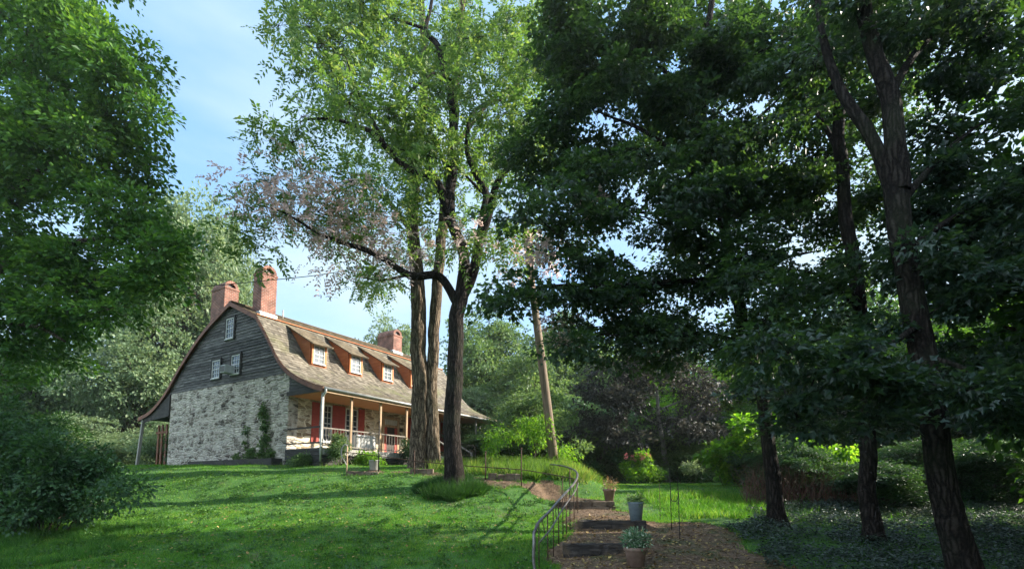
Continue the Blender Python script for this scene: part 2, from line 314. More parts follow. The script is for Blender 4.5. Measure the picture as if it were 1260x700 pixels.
M['cable'] = noise_mat('black cable', [(0.3, (0.02, 0.02, 0.02)), (0.7, (0.04, 0.04, 0.04))], rough=0.6, bump=0)
M['soil'] = noise_mat('brown trodden soil', [(0.25, (0.055, 0.035, 0.022)), (0.5, (0.13, 0.085, 0.052)), (0.75, (0.22, 0.15, 0.095))], scale=(5, 5, 5), nscale=1.6, detail=9, rough=0.95, bump=0.9, dist=0.04, second=((0.06, 0.075, 0.025), 1.3, 0.52, 0.68))
M['turf'] = noise_mat('turf', [(0.25, (0.022, 0.06, 0.012)), (0.55, (0.05, 0.13, 0.022)), (0.8, (0.095, 0.16, 0.038))], scale=(2.5, 2.5, 2.5), nscale=1.5, detail=9, rough=0.95, bump=0.8, dist=0.04, second=((0.10, 0.085, 0.04), 0.8, 0.60, 0.74))
M['terracotta'] = noise_mat('mossy terracotta', [(0.3, (0.12, 0.075, 0.055)), (0.7, (0.28, 0.19, 0.15))], scale=(5, 5, 5), rough=0.9, bump=0.3)
M['bluegrey'] = noise_mat('blue grey glazed pot', [(0.3, (0.11, 0.145, 0.165)), (0.7, (0.20, 0.245, 0.27))], scale=(4, 4, 8), rough=0.6, bump=0.1)
M['galv'] = noise_mat('dull grey bucket', [(0.3, (0.30, 0.30, 0.28)), (0.7, (0.46, 0.45, 0.42))], rough=0.6, bump=0.1)
M['rubble'] = noise_mat('brown field stone', [(0.25, (0.045, 0.032, 0.024)), (0.55, (0.12, 0.088, 0.064)), (0.8, (0.22, 0.17, 0.125))], scale=(5, 5, 8), rough=0.92, bump=0.6, island=0.4)
M['cloth'] = noise_mat('off white cotton cloth', [(0.3, (0.42, 0.42, 0.41)), (0.7, (0.55, 0.55, 0.53))], rough=0.9, bump=0.1)
M['bluecloth'] = noise_mat('blue cloth', [(0.3, (0.04, 0.10, 0.32)), (0.7, (0.07, 0.16, 0.45))], rough=0.9, bump=0.1)
M['redcloth'] = noise_mat('faded red cloth', [(0.3, (0.38, 0.12, 0.10)), (0.7, (0.5, 0.2, 0.16))], rough=0.9, bump=0.1)
M['acbox'] = noise_mat('off white metal case', [(0.3, (0.42, 0.43, 0.42)), (0.7, (0.55, 0.56, 0.55))], rough=0.5, bump=0.05)
# foliage
M['lf_walnut'] = leaf_mat('light green leaflets', (0.055, 0.12, 0.03), (0.10, 0.18, 0.045), (0.19, 0.25, 0.08), trans=0.45, tcol=(2.0, 1.9, 1.0))
M['lf_walnut2'] = leaf_mat('fresh green leaflets', (0.05, 0.115, 0.03), (0.09, 0.17, 0.045), (0.16, 0.23, 0.075), trans=0.45, tcol=(2.0, 1.9, 1.0))
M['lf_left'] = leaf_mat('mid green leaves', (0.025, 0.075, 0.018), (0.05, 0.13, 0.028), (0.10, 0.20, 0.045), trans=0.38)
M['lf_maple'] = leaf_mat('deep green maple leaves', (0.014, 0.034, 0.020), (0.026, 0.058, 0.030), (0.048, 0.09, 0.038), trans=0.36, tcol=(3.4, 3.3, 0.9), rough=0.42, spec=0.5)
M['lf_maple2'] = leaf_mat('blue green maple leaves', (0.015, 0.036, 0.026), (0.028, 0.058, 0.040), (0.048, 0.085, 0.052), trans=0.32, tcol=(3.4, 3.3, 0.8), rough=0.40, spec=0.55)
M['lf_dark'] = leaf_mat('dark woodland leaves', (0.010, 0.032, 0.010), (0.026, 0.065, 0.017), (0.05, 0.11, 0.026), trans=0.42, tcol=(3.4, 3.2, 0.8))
M['lf_fringe'] = leaf_mat('pink sky fringe leaflets', (0.46, 0.33, 0.30), (0.64, 0.50, 0.47), (0.74, 0.64, 0.61), trans=0.55, tcol=(1.2, 1.12, 1.1))  # pink of sky showing between leaves, put into a leaf colour
M['lf_pale'] = leaf_mat('pale green leaves', (0.10, 0.16, 0.085), (0.16, 0.235, 0.12), (0.26, 0.32, 0.19), trans=0.4, tcol=(1.7, 1.6, 1.1))
M['lf_mid'] = leaf_mat('soft green leaves', (0.065, 0.125, 0.05), (0.11, 0.185, 0.072), (0.18, 0.26, 0.11), trans=0.4, tcol=(1.8, 1.7, 0.9))
M['lf_blue'] = leaf_mat('blue green needles', (0.04, 0.095, 0.062), (0.07, 0.15, 0.095), (0.115, 0.21, 0.13), trans=0.3)
M['lf_purple'] = leaf_mat('dull purple green leaves', (0.028, 0.034, 0.031), (0.055, 0.055, 0.053), (0.10, 0.098, 0.088), trans=0.25, tcol=(1.6, 1.5, 1.1))
M['lf_bright'] = leaf_mat('bright lime leaves', (0.06, 0.16, 0.015), (0.12, 0.24, 0.025), (0.22, 0.34, 0.05), trans=0.5, tcol=(2.0, 2.0, 0.8))
M['lf_shrub'] = leaf_mat('dark shrub leaves', (0.018, 0.055, 0.022), (0.035, 0.09, 0.032), (0.06, 0.13, 0.05), trans=0.3)
M['lf_silver'] = leaf_mat('silvery variegated leaves', (0.06, 0.14, 0.06), (0.13, 0.24, 0.12), (0.50, 0.55, 0.45), trans=0.25, tcol=(1.3, 1.3, 1.0))
M['lf_cover'] = leaf_mat('grey green ground cover leaves', (0.012, 0.026, 0.016), (0.035, 0.06, 0.042), (0.11, 0.14, 0.12), trans=0.2, tcol=(1.5, 1.5, 1))
M['lf_dry'] = leaf_mat('dry straw leaves', (0.22, 0.15, 0.07), (0.34, 0.25, 0.13), trans=0.3, tcol=(1.5, 1.3, 1))
M['lf_pink'] = leaf_mat('pink flower heads', (0.42, 0.12, 0.16), (0.62, 0.24, 0.27), trans=0.3, tcol=(1.3, 1, 1))
M['stalk'] = leaf_mat('red brown dead stalks', (0.045, 0.022, 0.014), (0.12, 0.058, 0.035), trans=0.0)
M['blade'] = leaf_mat('lawn grass blades', (0.04, 0.14, 0.016), (0.10, 0.245, 0.030), (0.22, 0.30, 0.065), trans=0.4, tcol=(2.0, 1.9, 0.8), spec=0.2)
M['blade_deep'] = leaf_mat('deep green grass blades', (0.025, 0.09, 0.016), (0.05, 0.15, 0.025), (0.09, 0.20, 0.036), trans=0.38, spec=0.2)
M['blade_shaded'] = leaf_mat('shaded green tuft blades', (0.012, 0.048, 0.012), (0.024, 0.078, 0.017), (0.045, 0.11, 0.025), trans=0.3, spec=0.2)  # darker blade copy, the tuft's shade is put into its colour
M['blade_tall'] = leaf_mat('tall yellow green grass blades', (0.06, 0.14, 0.022), (0.12, 0.22, 0.04), (0.26, 0.28, 0.09), trans=0.45, tcol=(1.9, 1.8, 0.9), spec=0.2)  # yellower tone for the tall grass
M['litter'] = leaf_mat('fallen leaves', (0.12, 0.075, 0.03), (0.30, 0.20, 0.06), (0.48, 0.37, 0.12), trans=0.1, tcol=(1.2, 1.2, 1))
M['straw'] = leaf_mat('brown mulch shreds', (0.07, 0.04, 0.022), (0.20, 0.12, 0.065), (0.36, 0.25, 0.15), trans=0.0)

# ------------------------------------------------------------------ ground
PL = np.array([(-60, -2.2), (5, -2.0), (9.5, -1.65), (13, -1.15), (16, -0.62), (17.2, -0.14), (18.2, 0.27), (20, 0.68), (22, 0.80), (40, 0.85), (120, 1.5), (2000, 10)])
PR = np.array([(-60, -2.2), (5, -2.0), (9.5, -1.65), (11.2, -1.5), (13.4, -1.18), (16.6, -0.72), (19, -0.25), (21, -0.08), (24, 0.02), (40, 0.3), (120, 1.0), (2000, 8)])
PS = np.array([(9.4, -1.68), (11.08, -1.56), (11.26, -1.34), (13.28, -1.2), (13.46, -0.99), (16.48, -0.84), (16.66, -0.6), (18.2, -0.36)])
def gz(x, y):
    """ground height (world z)"""
    x = np.asarray(x, float); y = np.asarray(y, float)
    hl = sum(np.interp(y + o, PL[:, 0], PL[:, 1]) for o in (-0.5, 0, 0.5)) / 3; hr = sum(np.interp(y + o, PR[:, 0], PR[:, 1]) for o in (-0.5, 0, 0.5)) / 3
    xb = 0.6 + 2.4 * sstep(16.2, 19, y)
    h = hl + (hr - hl) * sstep(-1.1, 1.1, x - xb)
    xc = np.interp(y, (9.4, 11.2, 13.4, 16.6, 18), (1.6, 1.95, 2.6, 2.45, 1.9))
    k = (1 - sstep(0.85, 1.3, np.abs(x - xc))) * sstep(9.4, 10.2, y) * (1 - sstep(17.2, 18.2, y))
    h = h + (np.interp(y, PS[:, 0], PS[:, 1]) - h) * k
    h = h + 0.03 * np.sin(x * 1.3 + 0.7 * y) * np.cos(y * 0.9 - 0.5 * x) + 0.018 * np.sin(2.7 * x + 1.1) * np.sin(2.3 * y + 0.4 * x)
    return h + EYE
def wob(x, y): return 0.18 * np.sin(2.1 * x + 1.7 * y) + 0.12 * np.sin(5.3 * x - 3.1 * y) + 0.08 * np.sin(9.7 * y + 7.3 * x)
PATH = [(1.6, 8), (1.8, 10), (1.95, 11.2), (2.6, 13.4), (2.45, 16.4), (1.7, 17.3), (0.4, 17.4), (-1.2, 17.7), (-3.2, 18.6), (-5.2, 19.0)]
PATHW = [1.0, 1.0, 0.95, 1.0, 0.9, 0.55, 0.42, 0.36, 0.28, 0.22]
def dirt(x, y):
    """> 0 on bare soil: along the stepped path and on the trodden ground to the right of the steps"""
    x = np.asarray(x, float); y = np.asarray(y, float); best = np.full(np.broadcast(x, y).shape, -9.0)
    for (a, wa, b, wb) in zip(PATH[:-1], PATHW[:-1], PATH[1:], PATHW[1:]):
        d = np.array(b) - np.array(a); L2 = d @ d; t = np.clip(((x - a[0]) * d[0] + (y - a[1]) * d[1]) / L2, 0, 1)
        best = np.maximum(best, wa + (wb - wa) * t - np.hypot(x - a[0] - t * d[0], y - a[1] - t * d[1]))
    lo = np.interp(y, (8, 10, 14), (1.5, 1.8, 3.0)); hi = np.interp(y, (8, 9.5, 12, 14.2), (5.2, 5.4, 5.4, 5.6))
    yard = np.minimum(np.minimum(x - lo, hi - x), 14.1 - y)
    return np.maximum(best, yard) + wob(x, y) * 0.8

def axis(lo, hi, fine0, fine1, step):
    a = list(np.arange(fine0, fine1 + 1e-6, step)); s = step; v = fine1
    while v < hi: s *= 1.35; v += s; a.append(v)
    s = step; v = fine0
    while v > lo: s *= 1.35; v -= s; a.insert(0, v)
    return np.array(a)
gx, gy = axis(-1500, 1500, -17, 13, 0.12), axis(-300, 2500, 8.2, 24, 0.12)
X, Y = np.meshgrid(gx, gy, indexing='xy'); Z = gz(X, Y)
nx_, ny_ = len(gx), len(gy)
ii, jj = np.meshgrid(np.arange(nx_ - 1), np.arange(ny_ - 1), indexing='xy')
quads = np.stack([jj * nx_ + ii, jj * nx_ + ii + 1, (jj + 1) * nx_ + ii + 1, (jj + 1) * nx_ + ii], -1).reshape(-1, 4)
VG = np.stack([X, Y, Z], -1).reshape(-1, 3)
tag(link('ground', np_mesh('ground', VG, [quads], [M['turf']], smooth=True)), kind='structure')
cxm = VG[quads].mean(1); sel = (dirt(cxm[:, 0], cxm[:, 1]) > 0) & (cxm[:, 1] > 7)
pq = quads[sel]; un, inv = np.unique(pq, return_inverse=True)
tag(link('path', np_mesh('path', VG[un] + (0, 0, 0.008), [inv.reshape(-1, 4)], [M['soil']], smooth=True)), kind='structure')

# ------------------------------------------------------------------ leaves
def unit(v): return v / (np.linalg.norm(v, axis=-1, keepdims=True) + 1e-9)
def leaves_np(c, a, n, ln, wd, shape='rhomb', fold=0.12):
    """one leaf at each c: axis a, normal n"""
    a = unit(a); sdir = unit(np.cross(n, a)); n = np.cross(a, sdir); N = len(c)
    ln = np.broadcast_to(ln, (N,))[:, None]; wd = np.broadcast_to(wd, (N,))[:, None]
    if shape == 'maple':
        pr = [(0, 0, 0), (0.32, 0.5, 0.10), (0.52, 0.20, 0.04), (1.0, 0, -0.10), (0.52, -0.20, 0.04), (0.32, -0.5, 0.10)]
        tri = [(0, 2, 1), (0, 3, 2), (0, 4, 3), (0, 5, 4)]
    elif shape == 'blade':
        pr = [(0, -0.5, 0), (0, 0.5, 0), (1.0, 0, 0)]; tri = [(0, 1, 2)]
    else:
        pr = [(0, 0, 0), (0.45, 0.5, fold), (1.0, 0, -0.06), (0.45, -0.5, fold)]; tri = [(0, 2, 1), (0, 3, 2)]
    V = np.stack([c + a * ln * p + sdir * wd * q + n * wd * r for (p, q, r) in pr], 1)
    k = len(pr); base = np.arange(N)[:, None, None] * k
    return V.reshape(-1, 3), (base + np.array(tri)[None]).reshape(-1, 3)

class Crown:
    """foliage of one plant (all of its leaves and twigs end up in one mesh)"""
    def __init__(s, seed): s.V = []; s.F = []; s.M = []; s.n = 0; s.r = np.random.default_rng(seed)
    def put(s, V, Fq, m=0):
        s.V.append(V); s.F.append(Fq + s.n); s.M.append(np.full(len(Fq), m)); s.n += len(V)
    def leaves(s, c, a, n, ln, wd, shape='rhomb', m=0):
        V, Fq = leaves_np(c, a, n, ln, wd, shape); s.put(V, Fq, m)
    def sprays(s, cen, rad, count, per, size, spr=0.5, flat=0.10, tilt=0.35, droop=0.35, shape='rhomb', asp=0.75, updir=1.0):
        """leafy sprays (flat-ish discs of leaves) scattered in an ellipsoid"""
        r = s.r; q = unit(r.normal(size=(count, 3))) * (r.random((count, 1)) ** 0.42) * rad + cen
        out = unit((q - cen) / np.maximum(rad, 1e-3) + r.normal(size=(count, 3)) * 0.35)
        nrm = unit(np.array([0, 0, updir]) + out * tilt + r.normal(size=(count, 3)) * 0.22)
        k = count * per; sid = np.repeat(np.arange(count), per)
        e1 = unit(np.cross(nrm, out + (0.01, 0.02, 0.5))); e2 = np.cross(nrm, e1)
        ang = r.random(k) * 2 * math.pi; rr = np.sqrt(r.random(k)) * spr * (0.6 + 0.8 * r.random(count))[sid]
        c = q[sid] + (np.cos(ang) * rr)[:, None] * e1[sid] + (np.sin(ang) * rr)[:, None] * e2[sid] + nrm[sid] * (r.normal(size=k) * flat - droop * rr ** 2)[:, None]
        a = unit(c - q[sid] + out[sid] * spr * 0.8 + r.normal(size=(k, 3)) * 0.25 * spr + (0, 0, -droop * 0.4 * spr))
        n = unit(nrm[sid] + r.normal(size=(k, 3)) * 0.42)
        L = size * (0.45 + 0.95 * r.random(k) ** 0.8)
        s.leaves(c, a, n, L, L * asp, shape)
        return q
    def fronds(s, cen, rad, count, pairs=6, flen=0.5, size=0.13, asp=0.42):
        """pinnate leaves: leaflets on both sides of a drooping stalk"""
        r = s.r; q = unit(r.normal(size=(count, 3))) * (r.random((count, 1)) ** 0.4) * rad + cen
        out = unit((q - cen) / rad * 0.8 + r.normal(size=(count, 3)) * 0.7 + (0, 0, -0.15)); fl = flen * (0.6 + 0.7 * r.random(count))
        nrm = unit(np.array([0, 0, 1.0]) + r.normal(size=(count, 3)) * 0.4); sd = unit(np.cross(nrm, out)); nrm = np.cross(out, sd)
        t = np.linspace(0.15, 1, pairs); C = []; A = []; Nn = []
        for tt in t:
            for sg in (-1, 1):
                C.append(q + out * (fl * tt)[:, None] + np.array([0, 0, -1]) * (0.35 * fl * tt * tt)[:, None])
                A.append(sd * sg + out * 0.65 + (0, 0, -0.25) + r.normal(size=q.shape) * 0.18); Nn.append(nrm + r.normal(size=q.shape) * 0.4)
        C = np.concatenate(C); L = size * (0.65 + 0.6 * r.random(len(C)))
        s.leaves(C, np.concatenate(A), np.concatenate(Nn), L, L * asp)
        return q
    def twig(s, a, b, r0, r1, m=1, sag=0.12, n=5):
        a, b = np.array(a, float), np.array(b, float); d = np.linalg.norm(b - a); t = np.linspace(0, 1, 6)[:, None]
        p = a + (b - a) * t; p[1:-1] += s.r.normal(size=(4, 3)) * min(d, 1.0) * 0.05; p[:, 2] += (np.sin(t[:, 0] * math.pi) * sag * d)
        V, Fq = tube_np(p, (r0, r1), n); s.put(V, np.concatenate([Fq[:, [0, 1, 2]], Fq[:, [0, 2, 3]]]), m)
    def build(s, name, mats, parent=None, origin=(0, 0, 0), loc=None):
        V = np.concatenate(s.V) - np.array(origin, float)
        return link(name, np_mesh(name, V, [np.concatenate(s.F)], mats, midx=np.concatenate(s.M)), parent, loc)

def limb(parent, pts, rad, mat, name='limb', n=9, rough=0.07, seed=1, origin=(0, 0, 0), flare=False):
    """one trunk or limb, its surface broken up by bark ridges (and root flare at the ground)"""
    q = np.array(smooth_path(pts, 5)); rr = np.interp(np.linspace(0, 1, len(q)), np.linspace(0, 1, len(rad)), rad)
    ln = np.concatenate([[0], np.cumsum(np.linalg.norm(np.diff(q, axis=0), axis=1))]); k = int(max(8, min(260, ln[-1] / (0.09 if flare else 0.14)))); si = np.linspace(0, ln[-1], k)
    rg = np.random.default_rng(seed); p = np.stack([np.interp(si, ln, q[:, i]) for i in range(3)], 1); r_ = np.interp(si, ln, rr)
    wig = np.stack([np.interp(si, np.linspace(0, ln[-1], max(3, int(ln[-1] / 0.7))), rg.normal(size=max(3, int(ln[-1] / 0.7)))) for _ in range(3)], 1); p[1:-1] += (wig * np.minimum(r_, 0.12)[:, None] * 0.22)[1:-1]
    n = 30 if flare else 12; V, Fq = tube_np(p, r_, n); V = V.reshape(k, n, 3); ang = np.arange(n) * 2 * math.pi / n; hgt = si[:, None]
    f = np.zeros((k, n))
    for j in range(5): kk = rg.integers(4, 12); f += np.abs(np.sin(kk * ang[None] * 0.5 * 2 / 2 + 1.4 * np.sin(hgt * rg.uniform(0.5, 2.2) + rg.random() * 6) + rg.random() * 6)) - 0.64
    bump = 1 + 0.030 * f + 0.04 * np.interp(si, np.linspace(0, ln[-1], max(4, int(ln[-1] / 0.5))), rg.normal(size=max(4, int(ln[-1] / 0.5))))[:, None] * np.cos(ang[None] + rg.random() * 6) + 0.018 * rg.normal(size=(k, n))
    if flare: bump = bump + 0.42 * np.exp(-np.maximum(hgt - 0.25, 0) / 0.28) * (0.35 + 0.65 * np.cos(2.5 * ang[None] + rg.random() * 6) ** 2)
    V = p[:, None] + (V - p[:, None]) * bump[..., None]
    me = np_mesh(name, V.reshape(-1, 3) - np.array(origin, float), [Fq], [mat], smooth=True)
    return link(name, me, parent), list(q)

def blob_centres(r, blobs, Y0, D, per_m2):
    out = []
    for bl in blobs:
        px, py, rx, ry = bl[:4]; dens = bl[4] if len(bl) > 4 else 1.0; y0 = bl[5] if len(bl) > 5 else Y0; dd = bl[6] if len(bl) > 6 else D
        area = math.pi * rx * ry * (y0 / F_PX) ** 2; m = max(1, int(round(area * per_m2 * dens)))
        for _ in range(m):
            a = r.random() * 2 * math.pi; q = math.sqrt(r.random()); Yq = y0 + dd * (r.random() * 2 - 1)
            out.append(P(px + rx * q * math.cos(a), py + ry * q * math.sin(a), Yq))
    return out

def hero_tree(name, label, group, trunks, limbs, blobs, Y0, D, per_m2, leafer, leaf, bark, seed, sub_r=(0.7, 0.7, 0.45), cat='tree', twig_r=0.022):
    base = np.array(trunks[0][0][0], float); root = tag(empty(name, base), label, cat, group)
    sk = []; k = seed
    for pts, rad in trunks:
        k += 1; _, q = limb(root, pts, rad, M[bark], 'trunk', 12, 0.06, k, base, True); sk += q[len(q) // 3:]
    for pts, rad in limbs:
        k += 1; _, q = limb(root, pts, rad, M[bark], 'limb', 8, 0.06, k, base); sk += q
    cr = Crown(seed); SK = np.array(sk); cs = blob_centres(cr.r, blobs, Y0, D, per_m2)
    order = np.argsort([np.min(np.linalg.norm(SK - c, axis=1)) for c in cs])
    for ci in order:         # branches grow outwards, each from the nearest wood that is already there
        c = cs[ci]; dv = SK - c; i = np.argmin(np.linalg.norm(dv * (1, 1, 1.5) + (0, 0, 0.25), axis=1)); dist = np.linalg.norm(dv[i])
        cr.twig(SK[i], c, min(0.010 + 0.008 * dist, twig_r * 1.8), 0.007)
        SK = np.concatenate([SK, [SK[i] + (c - SK[i]) * 0.6, c]])
        qs = leafer(cr, c, np.array(sub_r) * (0.75 + 0.5 * cr.r.random()))
        for q in qs[::3]: cr.twig(c, q, 0.008, 0.004, sag=0.05, n=3)
    cr.build('crown', [M[leaf], M[bark]], root, base)
    return root

def px_path(pts):   # [(px, py, Y)]
    return [P(*p) for p in pts]


# ------------------------------------------------------------------ the stone house
HZ = 2.5; CX, CY = -9.63, 21.5; HROT = R(58.5)
HL = np.array([math.cos(HROT), math.sin(HROT), 0]); HG = np.array([-HL[1], HL[0], 0])
def hw(u, t, z):                     # house metres (along, towards the back, world height) -> world
    return np.array([CX, CY, 0]) + u * HL + t * HG + np.array([0, 0, z])
house = tag(empty('stone_house', (CX, CY, HZ), HROT), 'old gambrel roofed stone house with clapboard gable, three brick chimneys and long red shuttered porch', 'house')
LEN = 12.1
prof_pts = [(-2.45, 5.60), (-1.75, 5.80), (-0.85, 6.16), (0.0, 6.62), (0.75, 7.30), (1.55, 8.34), (2.48, 9.46), (4.73, 10.52), (6.36, 9.78), (7.53, 9.12), (8.64, 8.30), (9.48, 7.60), (10.64, 6.55), (12.07, 5.75), (13.5, 5.42)]
PF = np.array(smooth_path([(t, 0, z) for t, z in prof_pts[:7]], 6))[:, [0, 2]]; PB = np.array(smooth_path([(t, 0, z) for t, z in prof_pts[7:]], 6))[:, [0, 2]]
def roof_z(t): return float(np.interp(t, np.concatenate([PF[:, 0], PB[:, 0]]), np.concatenate([PF[:, 1], PB[:, 1]])))
def tF(z, o=0.09): return float(np.interp(z + o, np.concatenate([PF[:, 1], [10.52]]), np.concatenate([PF[:, 0], [4.73]])))
def tB(z, o=0.09): return float(np.interp(-(z + o), -PB[:, 1], PB[:, 0]))

# stone body
b = MB(); ST = 6.5
b.box(0, LEN, 0, 0.5, -0.6, ST - HZ - 0.02)
b.build('front_wall', M['stone_front'], house)
b = MB(); b.box(-0.03, 0.5, 0.003, 10.2, -0.6, ST - HZ)
b.box(-0.028, 0.45, -0.012, 0.25, -0.6, ST - HZ - 0.01)
b.build('gable_wall', M['stone_gable'], house)
b = MB(); b.box(LEN - 0.5, LEN + 0.003, 0.51, 10.2, -0.6, ST - HZ); b.box(0.51, LEN - 0.51, 9.7, 10.19, -0.6, ST - HZ - 0.3)
b.build('rear_wall', M['stone_gable'], house)
# clapboard gable: real overlapping boards
b = MB(); z = ST + 0.01; k = 0
def board(t0a, t1a, t0b, t1b, z1, z2, x=0.0, lap=0.022):
    b.add([(x - 0.012 - lap, t0a, z1 - HZ), (x - 0.012 - lap, t1a, z1 - HZ), (x - 0.012, t1b, z2 - HZ), (x - 0.012, t0b, z2 - HZ), (x + 0.03, t0a, z1 - HZ), (x + 0.03, t1a, z1 - HZ)], [(0, 3, 2, 1), (0, 1, 5, 4)])
hb = 0.145
rg = random.Random(3)
while z < 10.35:
    z2 = min(z + hb + 0.01, 10.40); cuts = sorted([tF(z)] + [rg.uniform(0.5, 9) for _ in range(2)] + [tB(z)]); cuts = [c for c in cuts if tF(z) <= c <= tB(z)]
    for c0, c1 in zip(cuts[:-1], cuts[1:]):
        a0 = tF(z2) if c0 == cuts[0] else c0 + 0.004; a1 = tB(z2) if c1 == cuts[-1] else c1 - 0.004
        board(c0 if c0 == cuts[0] else c0 + 0.004, c1 - (0.004 if c1 != cuts[-1] else 0), max(a0, tF(z2)), min(a1, tB(z2)), z, z2, lap=0.03 + rg.uniform(-0.006, 0.014))
    z += hb
z = 5.62
while z < ST - 0.05:
    z2 = min(z + hb + 0.01, ST + 0.01)
    if tF(z) < -0.05: board(tF(z), -0.02, min(tF(z2), -0.03), -0.02, z, z2)
    board(10.22, tB(z), 10.22, max(tB(z2), 10.24), z, z2)
    z += hb
b.build('clapboard', M['clapboard'], house)
for x_ in (0.03, LEN - 0.05):
    b = MB(); b.prism([(x_, 0.3, ST - HZ + 0.02), (x_, 9.3, ST - HZ + 0.02), (x_, 7.3, 8.9 - HZ), (x_, 4.73, 10.2 - HZ), (x_, 2.6, 9.2 - HZ), (x_, 1.2, 7.6 - HZ)], (0.03, 0, 0)); b.build('gable_backing', M['darkboard'], house)
# roof: deck, then single shingles laid in courses
RU0, RU1 = -0.18, 13.25
def roof_strip(P2, name, mat, seed, flip):
    s = np.concatenate([[0], np.cumsum(np.hypot(*np.diff(P2, axis=0).T))]); T = s[-1]; rr = np.random.default_rng(seed); ex = 0.185
    V = []; F4 = []; n = 0; j = 0
    while j * ex < T:
        s0 = max(j * ex - 0.03, 0); s1 = min(s0 + 0.30, T)
        p0 = np.array([np.interp(s0, s, P2[:, 0]), np.interp(s0, s, P2[:, 1])]); p1 = np.array([np.interp(s1, s, P2[:, 0]), np.interp(s1, s, P2[:, 1])])
        d = (p1 - p0) / (np.linalg.norm(p1 - p0) + 1e-9); nn = np.array([-d[1], d[0]]) * (1 if flip else -1); nn = nn if nn[1] > 0 else -nn
        u = RU0 - rr.random() * 0.15
        while u < RU1:
            wv = 0.10 + 0.16 * rr.random(); u0, u1 = max(u, RU0), min(u + wv - 0.006, RU1)
            if u1 - u0 > 0.02:
                th = 0.020 + 0.016 * rr.random(); q0 = p0 - d * (0.025 * rr.random()); lift = nn * th
                pts = [q0 + lift + nn * 0.012, p1 + nn * 0.010, q0]
                for (uu) in (u0, u1):
                    for pt in pts: V.append((uu, pt[0], pt[1] - HZ))
                F4 += [(n, n + 3, n + 4, n + 1), (n, n + 2, n + 5, n + 3)]; n += 6
            u += wv
        j += 1
    return link(name, np_mesh(name, V, [np.array(F4)], [mat]), house)
def deck_prism(P2, th=0.07):
    bb = MB(); lo = [(p[0], p[1] - th) for p in P2]
    for i in range(len(P2) - 1):
        pass
    poly = [(RU0 + 0.02, p[0], p[1] - 0.004 - HZ) for p in P2] + [(RU0 + 0.02, p[0], p[1] - th - HZ) for p in P2[::-1]]
    V = poly + [(RU1 - 0.02, p[1], p[2]) for p in poly]; n = len(P2); N2 = 2 * n; Fs = []
    for i in range(n - 1):
        Fs += [(i, i + 1, N2 + i + 1, N2 + i), (N2 - 1 - i, N2 + N2 - 1 - i, N2 + N2 - 2 - i, N2 - 2 - i), (i, N2 - 1 - i, N2 - 2 - i, i + 1), (N2 + i, N2 + i + 1, N2 + N2 - 2 - i, N2 + N2 - 1 - i)]
    Fs += [(0, N2, 2 * N2 - 1, N2 - 1), (n - 1, n, N2 + n, N2 + n - 1)]
    bb.add(V, Fs); return bb
UP = np.array([PF[-1], (4.73, 10.52)])
deck_prism(np.concatenate([PF, [(4.73, 10.52)]])).build('roof_deck', M['soffit'], house)
deck_prism(PB).build('roof_deck', M['darkboard'], house)
rf = roof_strip(PF, 'roof', M['shingle'], 1, True)
ru = roof_strip(UP, 'upper_roof', M['shingle_dark'], 2, True)
rb_ = roof_strip(PB, 'rear_roof', M['shingle_dark'], 3, False)
b = MB(); b.box(RU0, RU1, 4.60, 4.86, 10.52 - HZ + 0.005, 10.57 - HZ); b.build('ridge_cap', M['shingle_dark'], house)
b = MB(); b.beam((RU0, 2.44, 9.46 - HZ + 0.045), (RU1, 2.44, 9.46 - HZ + 0.045), 0.10, 0.03); b.build('break_trim', M['orange'], house)
# verge boards follow the curved roof edge on both gables
for x0, x1 in ((-0.205, -0.165), (13.235, 13.275)):
    b = MB(); allp = np.concatenate([PF, PB])
    for p, q in zip(allp[:-1], allp[1:]):
        b.prism([(x0, p[0], p[1] + 0.015 - HZ), (x0, q[0], q[1] + 0.015 - HZ), (x0, q[0], q[1] - 0.20 - HZ), (x0, p[0], p[1] - 0.20 - HZ)], (x1 - x0, 0, 0))
    b.build('verge_board', M['barge'], house)
b = MB(); allp = np.concatenate([PF[PF[:, 1] > 5.7], PB])
for p, q in zip(allp[:-1], allp[1:]):   # the soffit between the verge board and the gable
    b.prism([(-0.16, p[0], p[1] - 0.085 - HZ), (-0.16, q[0], q[1] - 0.085 - HZ), (-0.16, q[0], q[1] - 0.10 - HZ), (-0.16, p[0], p[1] - 0.10 - HZ)], (0.16, 0, 0))
b.build('verge_soffit', M['barge'], house)

